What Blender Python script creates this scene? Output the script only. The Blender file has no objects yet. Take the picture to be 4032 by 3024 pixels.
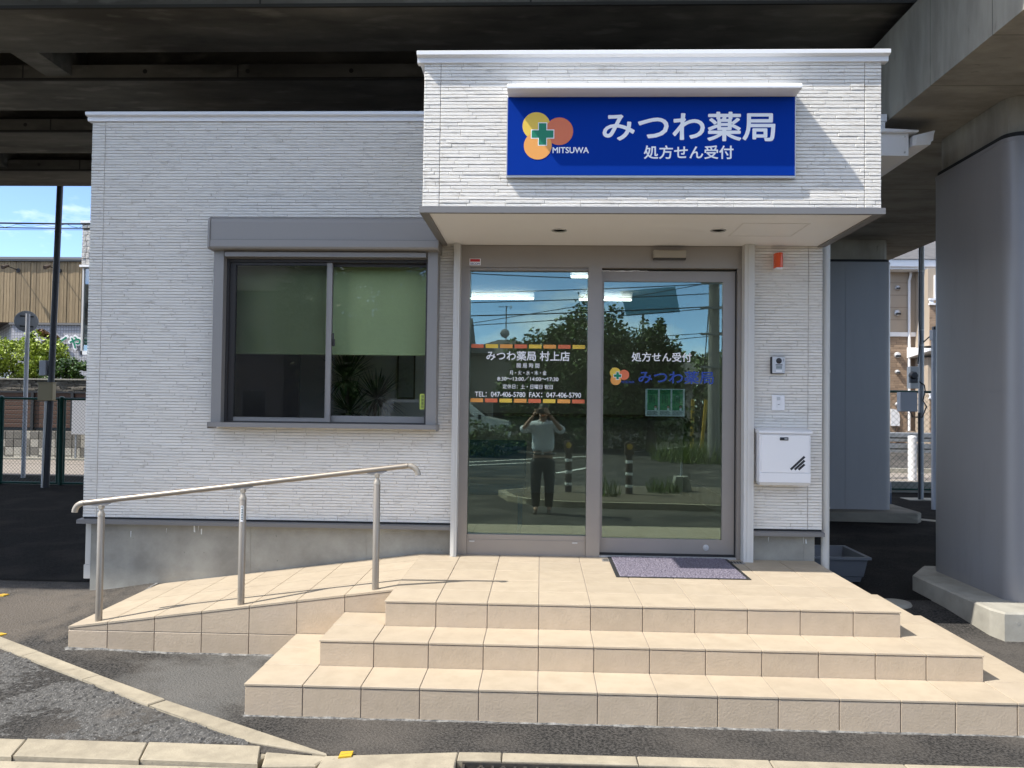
import bpy, math, random
from mathutils import Matrix, Vector
random.seed(7)
scene = bpy.context.scene
COL = scene.collection
R = math.radians

# ------------------------------------------------------------------ camera
cam_data = bpy.data.cameras.new('camera')
cam = bpy.data.objects.new('camera', cam_data)
COL.objects.link(cam)
scene.camera = cam
YAW, PITCH, ROLL = 0.0366, 0.0239, 0.0122
fw = Vector((-math.sin(YAW) * math.cos(PITCH), math.cos(YAW) * math.cos(PITCH), math.sin(PITCH)))
rt = Vector((math.cos(YAW), math.sin(YAW), 0))
up = rt.cross(fw)
r2 = rt * math.cos(ROLL) + up * math.sin(ROLL)
u2 = up * math.cos(ROLL) - rt * math.sin(ROLL)
cam.matrix_world = Matrix(((r2.x, u2.x, -fw.x, 0.032), (r2.y, u2.y, -fw.y, -6.0), (r2.z, u2.z, -fw.z, 1.1758), (0, 0, 0, 1)))
cam_data.sensor_fit = 'HORIZONTAL'
cam_data.sensor_width = 36.0
cam_data.lens = 36.0 * 3127.25 / 4032.0
cam_data.clip_start = 0.02
cam_data.clip_end = 2000.0

# ------------------------------------------------------------------ sky, sun, exposure
SUN = Vector((0.755, 0.29, -1.0))            # direction the sunlight travels
elev = math.atan2(1.0, math.hypot(SUN.x, SUN.y))
azim = math.atan2(-SUN.x, -SUN.y) % (2 * math.pi)
world = bpy.data.worlds.new('World')
scene.world = world
world.use_nodes = True
wn = world.node_tree
sky = wn.nodes.new('ShaderNodeTexSky')
sky.sky_type = 'NISHITA'
sky.sun_disc = False
sky.sun_elevation = elev
sky.sun_rotation = azim
sky.air_density = 0.6
sky.dust_density = 0.0
sky.altitude = 3000
sky.ozone_density = 1.8
tc = wn.nodes.new('ShaderNodeTexCoord')
mp = wn.nodes.new('ShaderNodeMapping')
mp.inputs['Scale'].default_value = (1.3, 1.3, 3.4)
mp.inputs['Location'].default_value = (4.1, 0.1, 0.2)
cn = wn.nodes.new('ShaderNodeTexNoise')
cn.inputs['Scale'].default_value = 2.2
cn.inputs['Detail'].default_value = 7
cn.inputs['Roughness'].default_value = 0.6
cr = wn.nodes.new('ShaderNodeValToRGB')
cr.color_ramp.elements[0].position = 0.44
cr.color_ramp.elements[0].color = (0, 0, 0, 1)
cr.color_ramp.elements[1].position = 0.66
cr.color_ramp.elements[1].color = (0.9, 0.9, 0.9, 1)
mx = wn.nodes.new('ShaderNodeMixRGB')
mx.inputs['Color2'].default_value = (6.6, 6.42, 5.85, 1)  # mostly unseen warm clouds, added to take the blue out of the shade
wn.links.new(tc.outputs['Generated'], mp.inputs['Vector'])
wn.links.new(mp.outputs['Vector'], cn.inputs['Vector'])
wn.links.new(cn.outputs['Fac'], cr.inputs['Fac'])
wn.links.new(cr.outputs['Color'], mx.inputs['Fac'])
wn.links.new(sky.outputs['Color'], mx.inputs['Color1'])
wn.links.new(mx.outputs['Color'], wn.nodes['Background'].inputs['Color'])
wn.nodes['Background'].inputs['Strength'].default_value = 0.15

sd = bpy.data.lights.new('sun', 'SUN')
sd.energy = 2.5
sd.angle = R(0.5)
sd.color = (1.0, 0.95, 0.87)
sun = bpy.data.objects.new('sun', sd)
COL.objects.link(sun)
sun.location = (-8, -6, 12)
sun.rotation_euler = SUN.to_track_quat('-Z', 'Y').to_euler()

scene.view_settings.view_transform = 'Standard'
scene.view_settings.look = 'None'
scene.view_settings.exposure = 1.45
scene.view_settings.gamma = 1.0
scene.view_settings.use_curve_mapping = False
scene.render.engine = 'CYCLES'
scene.cycles.max_bounces = 8
scene.cycles.transparent_max_bounces = 16
scene.cycles.use_denoising = True
scene.cycles.caustics_reflective = False
scene.cycles.caustics_refractive = False

# ------------------------------------------------------------------ materials
def mat(name, col, rough=0.6, metal=0.0, col2=None, scale=6.0, detail=6.0, lo=0.35, hi=0.65, bump=0.0, bscale=None,
        bdist=0.01, stretch=None, island=0.0, objrand=0.0, spec=0.5, coat=0.0, extra=None, brough=0.6):
    m = bpy.data.materials.new(name)
    m.use_nodes = True
    nt = m.node_tree
    N, L = nt.nodes, nt.links
    b = N['Principled BSDF']
    b.inputs['Roughness'].default_value = rough
    b.inputs['Metallic'].default_value = metal
    b.inputs['Specular IOR Level'].default_value = spec
    b.inputs['Coat Weight'].default_value = coat
    b.inputs['Base Color'].default_value = (*col, 1)
    geo = N.new('ShaderNodeNewGeometry')
    vec = geo.outputs['Position']
    if stretch:
        mpn = N.new('ShaderNodeMapping')
        mpn.inputs['Scale'].default_value = stretch
        L.new(vec, mpn.inputs['Vector'])
        vec = mpn.outputs['Vector']
    out = None
    if col2 is not None:
        n = N.new('ShaderNodeTexNoise')
        n.inputs['Scale'].default_value = scale
        n.inputs['Detail'].default_value = detail
        n.inputs['Roughness'].default_value = 0.62
        L.new(vec, n.inputs['Vector'])
        mr = N.new('ShaderNodeMapRange')
        mr.inputs['From Min'].default_value = lo
        mr.inputs['From Max'].default_value = hi
        L.new(n.outputs['Fac'], mr.inputs['Value'])
        mixc = N.new('ShaderNodeMixRGB')
        mixc.inputs['Color1'].default_value = (*col, 1)
        mixc.inputs['Color2'].default_value = (*col2, 1)
        L.new(mr.outputs['Result'], mixc.inputs['Fac'])
        out = mixc.outputs['Color']
    if extra:
        # a second, coarser patch layer: (colour, scale, lo, hi, strength)
        ec, es, elo, ehi, ek = extra
        n = N.new('ShaderNodeTexNoise')
        n.inputs['Scale'].default_value = es
        n.inputs['Detail'].default_value = 5
        L.new(vec, n.inputs['Vector'])
        mr = N.new('ShaderNodeMapRange')
        mr.inputs['From Min'].default_value = elo
        mr.inputs['From Max'].default_value = ehi
        mr.inputs['To Max'].default_value = ek
        L.new(n.outputs['Fac'], mr.inputs['Value'])
        mixe = N.new('ShaderNodeMixRGB')
        mixe.inputs['Color2'].default_value = (*ec, 1)
        if out is None:
            mixe.inputs['Color1'].default_value = (*col, 1)
        else:
            L.new(out, mixe.inputs['Color1'])
        L.new(mr.outputs['Result'], mixe.inputs['Fac'])
        out = mixe.outputs['Color']
    if island or objrand:
        k = island or objrand
        oi = N.new('ShaderNodeObjectInfo')
        ad = N.new('ShaderNodeMath')
        ad.operation = 'ADD'
        L.new(oi.outputs['Random'], ad.inputs[0])
        if island:
            L.new(geo.outputs['Random Per Island'], ad.inputs[1])
        else:
            ad.inputs[1].default_value = 0
        fr = N.new('ShaderNodeMath')
        fr.operation = 'FRACT'
        L.new(ad.outputs[0], fr.inputs[0])
        mr = N.new('ShaderNodeMapRange')
        mr.inputs['To Min'].default_value = 1 - k
        mr.inputs['To Max'].default_value = 1 + k * 0.6
        L.new(fr.outputs[0], mr.inputs['Value'])
        mul = N.new('ShaderNodeVectorMath')
        mul.operation = 'SCALE'
        if out is None:
            mul.inputs[0].default_value = col
        else:
            L.new(out, mul.inputs[0])
        L.new(mr.outputs['Result'], mul.inputs['Scale'])
        out = mul.outputs['Vector']
    if out is not None:
        L.new(out, b.inputs['Base Color'])
    if bump:
        n = N.new('ShaderNodeTexNoise')
        n.inputs['Scale'].default_value = bscale or scale
        n.inputs['Detail'].default_value = 5
        n.inputs['Roughness'].default_value = brough
        L.new(vec, n.inputs['Vector'])
        bn = N.new('ShaderNodeBump')
        bn.inputs['Strength'].default_value = bump
        bn.inputs['Distance'].default_value = bdist
        L.new(n.outputs['Fac'], bn.inputs['Height'])
        L.new(bn.outputs['Normal'], b.inputs['Normal'])
    return m

def emit(name, col, k):
    m = bpy.data.materials.new(name)
    m.use_nodes = True
    b = m.node_tree.nodes['Principled BSDF']
    b.inputs['Base Color'].default_value = (*col, 1)
    b.inputs['Emission Color'].default_value = (*col, 1)
    b.inputs['Emission Strength'].default_value = k
    return m

def glass(name, refl, tint, rcol=(1, 1, 1)):
    m = bpy.data.materials.new(name)
    m.use_nodes = True
    nt = m.node_tree
    N, L = nt.nodes, nt.links
    N.remove(N['Principled BSDF'])
    tr = N.new('ShaderNodeBsdfTransparent')
    tr.inputs['Color'].default_value = (*tint, 1)
    gl = N.new('ShaderNodeBsdfGlossy')
    gl.inputs['Roughness'].default_value = 0.0
    gl.inputs['Color'].default_value = (*rcol, 1)
    fr = N.new('ShaderNodeFresnel')
    fr.inputs['IOR'].default_value = 1.45
    ad = N.new('ShaderNodeMath')
    ad.operation = 'ADD'
    ad.use_clamp = True
    ad.inputs[1].default_value = refl
    L.new(fr.outputs[0], ad.inputs[0])
    ms = N.new('ShaderNodeMixShader')
    L.new(ad.outputs[0], ms.inputs[0])
    L.new(tr.outputs[0], ms.inputs[1])
    L.new(gl.outputs[0], ms.inputs[2])
    L.new(ms.outputs[0], N['Material Output'].inputs['Surface'])
    return m

def veil(name, col, alpha):
    """fine woven mesh: partly see-through cloth"""
    m = bpy.data.materials.new(name)
    m.use_nodes = True
    b = m.node_tree.nodes['Principled BSDF']
    b.inputs['Base Color'].default_value = (*col, 1)
    b.inputs['Roughness'].default_value = 0.9
    b.inputs['Alpha'].default_value = alpha
    return m

M = {}
M['cladding'] = mat('stone_cladding', (0.83, 0.80, 0.742), 0.75, col2=(0.70, 0.665, 0.605), scale=7.0, stretch=(1.0, 1.0, 5.0),
                    lo=0.57, hi=0.64, bump=0.6, bscale=42, bdist=0.009, island=0.05, brough=0.62)
M['joint'] = mat('cladding_joint', (0.60, 0.555, 0.51), 0.85)
M['trim_white'] = mat('white_metal_trim', (0.80, 0.81, 0.83), 0.35, spec=0.5)
M['trim_grey'] = mat('grey_metal_trim', (0.19, 0.185, 0.18), 0.45, metal=0.1)
M['alu'] = mat('grey_aluminium', (0.26, 0.25, 0.24), 0.45, metal=0.1)
M['alu_dark'] = mat('dark_aluminium', (0.035, 0.033, 0.033), 0.5)
M['bronze'] = mat('door_metal', (0.335, 0.305, 0.275), 0.40, metal=0.35, col2=(0.315, 0.285, 0.26), scale=2)
M['post'] = mat('off_white_post', (0.62, 0.61, 0.58), 0.45)
M['soffit'] = mat('soffit_panel', (0.86, 0.86, 0.86), 0.5)
M['soffit_line'] = mat('soffit_line', (0.76, 0.755, 0.75), 0.6)
M['found'] = mat('foundation_concrete', (0.37, 0.36, 0.315), 0.8, col2=(0.24, 0.23, 0.20), scale=2.6, detail=9, lo=0.38, hi=0.66,
                 bump=0.25, bscale=60, bdist=0.004, extra=((0.12, 0.12, 0.11), 26, 0.72, 0.76, 0.8))
M['tile_top'] = mat('beige_tread_tile', (0.475, 0.398, 0.295), 0.6, col2=(0.425, 0.352, 0.258), scale=9, detail=10, lo=0.4, hi=0.65,
                    objrand=0.05, bump=0.12, bscale=160, bdist=0.002, extra=((0.44, 0.37, 0.285), 3.0, 0.5, 0.75, 0.45))
M['tile_front'] = mat('beige_riser_tile', (0.50, 0.405, 0.297), 0.5, col2=(0.455, 0.368, 0.268), scale=14, detail=9, objrand=0.09,
                      bump=0.24, bscale=80, bdist=0.006, brough=0.4, extra=((0.45, 0.37, 0.29), 2.6, 0.5, 0.75, 0.55))
M['grout'] = mat('grey_grout', (0.36, 0.315, 0.27), 0.85)
M['mortar'] = mat('loose_mortar', (0.27, 0.265, 0.25), 0.9, col2=(0.05, 0.049, 0.047), scale=26, detail=8, bump=0.8, bscale=60, bdist=0.01)
M['asphalt'] = mat('asphalt', (0.082, 0.077, 0.071), 0.9, col2=(0.016, 0.0155, 0.015), scale=70, detail=8, lo=0.40, hi=0.60,
                   bump=1.0, bscale=75, bdist=0.012, extra=((0.125, 0.112, 0.098), 1.3, 0.46, 0.70, 0.7), spec=0.25)
M['asphalt_shade'] = mat('shade_asphalt', (0.028, 0.027, 0.026), 0.9, col2=(0.011, 0.0108, 0.0105), scale=60, detail=8, lo=0.4, hi=0.62,
                       bump=1.0, bscale=75, bdist=0.012, extra=((0.045, 0.041, 0.037), 2.2, 0.5, 0.72, 0.7), spec=0.04)  # asphalt copy with the viaduct shade put into its colour
M['asphalt_coarse'] = mat('coarse_asphalt', (0.095, 0.092, 0.087), 0.9, col2=(0.32, 0.31, 0.29), scale=95, detail=6, lo=0.55, hi=0.70,
                          bump=1.0, bscale=90, bdist=0.010, extra=((0.15, 0.12, 0.09), 2.6, 0.56, 0.76, 0.55))
M['dust'] = mat('cement_dust', (0.17, 0.168, 0.16), 0.95, col2=(0.075, 0.073, 0.07), scale=7, detail=11, lo=0.36, hi=0.62, bump=0.7, bscale=150, bdist=0.005)
M['kerb'] = mat('kerb_concrete', (0.40, 0.35, 0.26), 0.9, col2=(0.30, 0.262, 0.195), scale=9, detail=10, objrand=0.08, bump=0.4, bscale=90, bdist=0.005,
                extra=((0.20, 0.175, 0.14), 40, 0.66, 0.74, 0.7))
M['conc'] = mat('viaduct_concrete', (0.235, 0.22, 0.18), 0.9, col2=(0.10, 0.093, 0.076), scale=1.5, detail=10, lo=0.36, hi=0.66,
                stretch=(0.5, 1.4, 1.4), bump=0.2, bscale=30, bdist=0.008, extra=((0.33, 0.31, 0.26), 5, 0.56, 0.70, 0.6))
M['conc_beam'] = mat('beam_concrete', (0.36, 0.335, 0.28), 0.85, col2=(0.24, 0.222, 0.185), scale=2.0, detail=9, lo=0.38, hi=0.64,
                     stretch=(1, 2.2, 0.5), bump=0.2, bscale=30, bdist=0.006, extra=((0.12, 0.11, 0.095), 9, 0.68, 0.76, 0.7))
M['conc_dark'] = mat('dark_concrete', (0.055, 0.052, 0.045), 0.95)  # joints and holes; on the deck it paints in the gaps' deep shade
M['conc_foot'] = mat('footing_concrete', (0.42, 0.40, 0.34), 0.85, col2=(0.31, 0.295, 0.25), scale=5, detail=9, bump=0.2, bscale=50, bdist=0.005)
M['pier'] = mat('grey_painted_steel', (0.255, 0.252, 0.258), 0.36, col2=(0.24, 0.237, 0.243), scale=3.0, stretch=(1.5, 1.5, 0.25), extra=((0.20, 0.195, 0.19), 6, 0.6, 0.8, 0.4), bump=0.06, bscale=90, bdist=0.003, spec=0.6)
M['sign_blue'] = mat('sign_blue', (0.001, 0.034, 0.29), 0.65, spec=0.06)
M['white'] = mat('white_print', (0.90, 0.905, 0.92), 0.5)
M['yellow_print'] = mat('yellow_print', (0.80, 0.55, 0.07), 0.5)
M['orange_print'] = mat('orange_print', (0.82, 0.36, 0.08), 0.5)
M['red_print'] = mat('coral_print', (0.70, 0.17, 0.07), 0.5)
M['green_print'] = mat('green_print', (0.0, 0.21, 0.11), 0.5)
M['blue_print'] = mat('blue_print', (0.02, 0.06, 0.32), 0.5)
M['glass_door'] = glass('door_glass', 0.105, (0.90, 0.975, 0.95), (0.80, 0.98, 0.85))
M['glass_win'] = glass('window_glass', 0.02, (0.97, 0.985, 0.97))
M['glass_far'] = glass('far_glass', 0.15, (0.5, 0.55, 0.55))
M['screen'] = veil('insect_screen', (0.014, 0.014, 0.013), 0.24)
M['blind'] = mat('green_blind', (0.74, 0.86, 0.44), 0.85)
M['rail'] = mat('handrail_metal', (0.31, 0.272, 0.225), 0.40, metal=0.45)
M['rail_joint'] = mat('handrail_joint', (0.40, 0.36, 0.30), 0.42, metal=0.3)
M['mat'] = mat('mat_pile', (0.26, 0.235, 0.29), 0.95, col2=(0.11, 0.10, 0.135), scale=85, detail=3, lo=0.40, hi=0.6, bump=1.0, bscale=95, bdist=0.01)
M['rubber'] = mat('black_rubber', (0.018, 0.018, 0.019), 0.8)
M['black'] = mat('black_plastic', (0.02, 0.02, 0.022), 0.45)
M['pvc'] = mat('ivory_pipe', (0.60, 0.585, 0.54), 0.4)
M['box_white'] = mat('white_painted_box', (0.80, 0.80, 0.81), 0.4)
M['silver'] = mat('silver_plate', (0.55, 0.55, 0.55), 0.4, metal=0.4)
M['amber'] = mat('orange_lens', (0.75, 0.085, 0.01), 0.2, coat=0.5)
M['red'] = mat('red_print', (0.55, 0.02, 0.03), 0.5)
M['tube'] = emit('lamp_tube', (1.0, 0.98, 0.92), 3.6)
M['inner_wall'] = mat('inner_wall', (0.34, 0.33, 0.30), 0.8)
M['partition'] = mat('partition_wall', (0.75, 0.72, 0.62), 0.8)
M['inner_dark'] = mat('inner_dark_wood', (0.07, 0.045, 0.03), 0.6)
M['inner_floor'] = mat('inner_floor', (0.18, 0.17, 0.14), 0.6)
M['teal'] = mat('teal_cushion', (0.01, 0.06, 0.09), 0.6)
M['blue_sheet'] = mat('blue_sheet', (0.02, 0.12, 0.36), 0.5)
M['leaf_dark'] = mat('dracaena_leaf', (0.02, 0.055, 0.012), 0.45, island=0.4)
M['pole_dark'] = mat('dark_pole', (0.030, 0.032, 0.038), 0.5)
M['galv'] = mat('galvanised_steel', (0.28, 0.29, 0.30), 0.45, metal=0.5)
M['grey_white'] = mat('grey_white_paint', (0.42, 0.43, 0.46), 0.5)
M['fence_green'] = mat('dark_green_paint', (0.004, 0.05, 0.035), 0.4)
M['beige_box'] = mat('beige_box', (0.27, 0.21, 0.10), 0.5)
M['plank'] = mat('cedar_plank', (0.36, 0.27, 0.155), 0.75, col2=(0.25, 0.185, 0.105), scale=5, stretch=(7, 7, 0.6), objrand=0.20, lo=0.35, hi=0.7)
M['mosaic'] = mat('mosaic_wall', (0.50, 0.50, 0.53), 0.5)
M['stone_pale'] = mat('pale_split_stone', (0.56, 0.54, 0.50), 0.8, col2=(0.42, 0.40, 0.37), scale=7, bump=1.0, bscale=8, bdist=0.05)
M['ledge_stone'] = mat('ledge_stone', (0.24, 0.215, 0.175), 0.85, col2=(0.12, 0.105, 0.085), scale=9, island=0.35, bump=0.6, bscale=20, bdist=0.02)
M['slat_brown'] = mat('brown_slat', (0.085, 0.042, 0.026), 0.6, objrand=0.15)
M['block_light'] = mat('light_block', (0.46, 0.44, 0.39), 0.9, col2=(0.39, 0.37, 0.33), scale=20, objrand=0.1)
M['block_dark'] = mat('dark_block', (0.21, 0.20, 0.18), 0.9, col2=(0.17, 0.16, 0.145), scale=20, objrand=0.12)
M['lane'] = mat('pale_lane', (0.27, 0.235, 0.20), 0.9, col2=(0.23, 0.20, 0.17), scale=5)
M['leaf_bright'] = mat('bright_leaf', (0.34, 0.43, 0.05), 0.45, island=0.5)
M['leaf_gloss'] = mat('glossy_leaf', (0.055, 0.11, 0.018), 0.28, island=0.5)
M['leaf_tree'] = mat('tree_leaf', (0.12, 0.175, 0.05), 0.5, island=0.5)
M['leaf_red'] = mat('reddish_leaf', (0.17, 0.085, 0.02), 0.5, island=0.4)
M['bark'] = mat('bark', (0.08, 0.06, 0.045), 0.9, col2=(0.05, 0.04, 0.03), scale=12)
M['grass'] = mat('grass_blade', (0.13, 0.18, 0.035), 0.6, island=0.4)
M['beige_siding'] = mat('beige_siding', (0.40, 0.33, 0.255), 0.8)
M['far_brick'] = mat('tan_brick', (0.33, 0.235, 0.16), 0.85, island=0.25)
M['far_joint'] = mat('tan_brick_joint', (0.20, 0.15, 0.11), 0.9)
M['bin'] = mat('grey_tub', (0.15, 0.165, 0.185), 0.5)
M['drum'] = mat('blue_drum', (0.03, 0.06, 0.12), 0.4)
M['yellow'] = mat('yellow_plastic', (0.62, 0.40, 0.03), 0.6)
M['iron'] = mat('cast_iron', (0.035, 0.034, 0.032), 0.6, col2=(0.06, 0.05, 0.04), scale=30, bump=0.4, bscale=80, bdist=0.004)
M['paint'] = mat('road_paint', (0.72, 0.72, 0.70), 0.7)
M['island_soil'] = mat('dry_soil', (0.15, 0.12, 0.085), 0.95, col2=(0.09, 0.075, 0.055), scale=9)
M['skin'] = mat('skin', (0.50, 0.30, 0.21), 0.5)
M['shirt'] = mat('pale_blue_shirt', (0.76, 0.80, 0.85), 0.8, col2=(0.68, 0.73, 0.79), scale=9, bump=0.5, bscale=9, bdist=0.02)
M['trouser'] = mat('black_trousers', (0.022, 0.022, 0.024), 0.8, bump=0.4, bscale=9, bdist=0.02)
M['shoe'] = mat('brown_shoe', (0.07, 0.045, 0.03), 0.4)
M['hair'] = mat('dark_hair', (0.02, 0.018, 0.016), 0.6)
M['car_white'] = mat('car_paint', (0.72, 0.73, 0.74), 0.25, coat=0.5)
M['car_glass'] = mat('car_glass', (0.015, 0.018, 0.02), 0.08)
M['house_wall'] = mat('house_wall', (0.40, 0.37, 0.33), 0.85)
M['roof_tile'] = mat('grey_roof', (0.13, 0.125, 0.125), 0.7, col2=(0.09, 0.088, 0.09), scale=4)
M['pole_conc'] = mat('concrete_pole', (0.26, 0.25, 0.235), 0.8)
M['paper'] = mat('paper', (0.74, 0.77, 0.76), 0.7)
M['paper_green'] = mat('paper_green', (0.10, 0.34, 0.15), 0.7)
M['paper_dgreen'] = mat('paper_dark_green', (0.03, 0.20, 0.08), 0.7)
M['ink'] = mat('ink', (0.06, 0.10, 0.08), 0.7)
M['lime'] = mat('lime_sticker', (0.62, 0.72, 0.13), 0.6)

def mosaic_nodes(m, size, joint, rot=False):
    """fine square tiles seen from far: brick texture in world metres"""
    nt = m.node_tree
    N, L = nt.nodes, nt.links
    b = N['Principled BSDF']
    base = tuple(b.inputs['Base Color'].default_value)
    geo = N.new('ShaderNodeNewGeometry')
    sep = N.new('ShaderNodeSeparateXYZ')
    com = N.new('ShaderNodeCombineXYZ')
    ad = N.new('ShaderNodeMath')
    L.new(geo.outputs['Position'], sep.inputs[0])
    L.new(sep.outputs['X'], ad.inputs[0])
    L.new(sep.outputs['Y'], ad.inputs[1])
    L.new(ad.outputs[0], com.inputs['X'])
    L.new(sep.outputs['Z'], com.inputs['Y'])
    br = N.new('ShaderNodeTexBrick')
    br.offset = 0.0
    br.inputs['Scale'].default_value = 1.0
    br.inputs['Brick Width'].default_value = size
    br.inputs['Row Height'].default_value = size
    br.inputs['Mortar Size'].default_value = joint
    br.inputs['Color1'].default_value = base
    br.inputs['Color2'].default_value = (base[0] * 0.9, base[1] * 0.9, base[2] * 0.92, 1)
    br.inputs['Mortar'].default_value = (base[0] * 0.5, base[1] * 0.5, base[2] * 0.5, 1)
    L.new(com.outputs[0], br.inputs['Vector'])
    L.new(br.outputs['Color'], b.inputs['Base Color'])
mosaic_nodes(M['mosaic'], 0.10, 0.012)

# ------------------------------------------------------------------ mesh helpers
class MB:
    def __init__(self):
        self.v, self.f = [], []
    def add(self, vs, fs):
        k = len(self.v)
        self.v += [tuple(p) for p in vs]
        self.f += [tuple(i + k for i in f) for f in fs]
        return self
    def box(self, x0, x1, y0, y1, z0, z1):
        return self.add([(x0, y0, z0), (x1, y0, z0), (x1, y1, z0), (x0, y1, z0), (x0, y0, z1), (x1, y0, z1), (x1, y1, z1), (x0, y1, z1)],
                        [(0, 3, 2, 1), (4, 5, 6, 7), (0, 1, 5, 4), (1, 2, 6, 5), (2, 3, 7, 6), (3, 0, 4, 7)])
    def cbox(self, x0, x1, y0, y1, z0, z1, c=0.003):
        X, Y, Z = (x0, x1), (y0, y1), (z0, z1)
        sg = lambda i: 1 if i == 0 else -1
        vs, idx = [], {}
        for i in (0, 1):
            for j in (0, 1):
                for k in (0, 1):
                    for a in range(3):
                        p = [X[i] + sg(i) * c, Y[j] + sg(j) * c, Z[k] + sg(k) * c]
                        p[a] = (X[i], Y[j], Z[k])[a]
                        idx[(i, j, k, a)] = len(vs)
                        vs.append(p)
        fs = []
        def quad(lst):
            fs.append(tuple(idx[q] for q in lst))
        for i in (0, 1):
            o = [(i, 0, 0, 0), (i, 1, 0, 0), (i, 1, 1, 0), (i, 0, 1, 0)]
            quad(o if i else o[::-1])
            o = [(0, i, 0, 1), (0, i, 1, 1), (1, i, 1, 1), (1, i, 0, 1)]
            quad(o if i else o[::-1])
            o = [(0, 0, i, 2), (1, 0, i, 2), (1, 1, i, 2), (0, 1, i, 2)]
            quad(o if i else o[::-1])
        for i in (0, 1):
            for j in (0, 1):
                quad([(i, j, 0, 0), (i, j, 1, 0), (i, j, 1, 1), (i, j, 0, 1)])
                quad([(i, 0, j, 0), (i, 1, j, 0), (i, 1, j, 2), (i, 0, j, 2)])
                quad([(0, i, j, 1), (1, i, j, 1), (1, i, j, 2), (0, i, j, 2)])
                for k in (0, 1):
                    quad([(i, j, k, 0), (i, j, k, 1), (i, j, k, 2)])
        return self.add(vs, fs)
    def prism(self, poly, a0, a1, axis='x'):
        n = len(poly)
        def P(t, q):
            return {'x': (t, q[0], q[1]), 'y': (q[0], t, q[1]), 'z': (q[0], q[1], t)}[axis]
        vs = [P(a0, q) for q in poly] + [P(a1, q) for q in poly]
        fs = [tuple(range(n))[::-1], tuple(range(n, 2 * n))] + [(i, (i + 1) % n, n + (i + 1) % n, n + i) for i in range(n)]
        return self.add(vs, fs)
    def tube(self, pts, r, seg=10, caps=True, rs=None):
        pts = [Vector(p) for p in pts]
        n = len(pts)
        rings = []
        ref = None
        for i, p in enumerate(pts):
            t = (pts[min(i + 1, n - 1)] - pts[max(i - 1, 0)]).normalized()
            if ref is None:
                ref = Vector((0, 0, 1)) if abs(t.z) < 0.9 else Vector((0, 1, 0))
            a = (ref - t * ref.dot(t)).normalized()
            ref = a
            b = t.cross(a)
            rr = rs[i] if rs else r
            rings.append([p + (a * math.cos(2 * math.pi * k / seg) + b * math.sin(2 * math.pi * k / seg)) * rr for k in range(seg)])
        vs = [q for ring in rings for q in ring]
        fs = [(i * seg + k, i * seg + (k + 1) % seg, (i + 1) * seg + (k + 1) % seg, (i + 1) * seg + k) for i in range(n - 1) for k in range(seg)]
        if caps:
            fs += [tuple(range(seg))[::-1], tuple(range((n - 1) * seg, n * seg))]
        return self.add(vs, fs)
    def lathe(self, prof, c, seg=20, axis='z'):
        vs, fs = [], []
        m = len(prof)
        for k in range(seg):
            a = 2 * math.pi * k / seg
            for r, h in prof:
                u, w = r * math.cos(a), r * math.sin(a)
                q = {'z': (u, w, h), 'y': (u, h, w), 'x': (h, u, w)}[axis]
                vs.append((c[0] + q[0], c[1] + q[1], c[2] + q[2]))
        for k in range(seg):
            k2 = (k + 1) % seg
            for i in range(m - 1):
                fs.append((k * m + i, k2 * m + i, k2 * m + i + 1, k * m + i + 1))
        if prof[0][0] > 1e-6:
            fs.append(tuple(k * m for k in range(seg))[::-1])
        if prof[-1][0] > 1e-6:
            fs.append(tuple(k * m + m - 1 for k in range(seg)))
        return self.add(vs, fs)
    def quad(self, a, b, c, d):
        return self.add([a, b, c, d], [(0, 1, 2, 3)])
    def disc(self, c, r, seg=40, axis='y'):
        vs = []
        for k in range(seg):
            a = 2 * math.pi * k / seg
            vs.append((c[0] + r * math.cos(a), c[1], c[2] + r * math.sin(a)) if axis == 'y' else (c[0] + r * math.cos(a), c[1] + r * math.sin(a), c[2]))
        return self.add(vs, [tuple(range(seg))])
    def mesh(self, name, m, smooth=False):
        me = bpy.data.meshes.new(name)
        me.from_pydata(self.v, [], self.f)
        me.materials.append(m)
        me.validate()
        me.update()
        if smooth:
            for p in me.polygons:
                p.use_smooth = True
            me.set_sharp_from_angle(angle=R(38))
        return me

def link(name, me, parent=None, loc=None):
    o = bpy.data.objects.new(name, me)
    COL.objects.link(o)
    if loc is not None:
        o.location = loc
    if parent is not None:
        o.parent = parent
        o.matrix_parent_inverse = Matrix.Translation(-WL[parent.name]) if parent.name in WL else Matrix.Identity(4)
    return o
WL = {}
def build(mb, name, m, parent=None, smooth=False, kind=None, label=None):
    o = link(name, mb.mesh(name, m, smooth), parent)
    if kind:
        o['kind'] = kind
    if label:
        o['label'] = label
    return o
def thing(name, label, cat, loc, group=None):
    o = bpy.data.objects.new(name, None)
    COL.objects.link(o)
    o.empty_display_size = 0.1
    o.location = loc
    o['label'] = label
    o['category'] = cat
    if group:
        o['group'] = group
    WL[o.name] = Vector(loc)
    return o
def tag(o, label, cat, group=None):
    o['label'] = label
    o['category'] = cat
    if group:
        o['group'] = group
    return o
def pieces(name, m, parent, mbs, smooth=False):
    return [build(b, name, m, parent, smooth) for b in mbs]
def dup(root, loc, label, group=None):
    r = root.copy()
    COL.objects.link(r)
    r.location = loc
    r['label'] = label
    if group:
        r['group'] = group
    for ch in list(root.children):
        c = ch.copy()
        COL.objects.link(c)
        c.parent = r
        for g in ch.children:
            d = g.copy()
            COL.objects.link(d)
            d.parent = c
    return r

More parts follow.
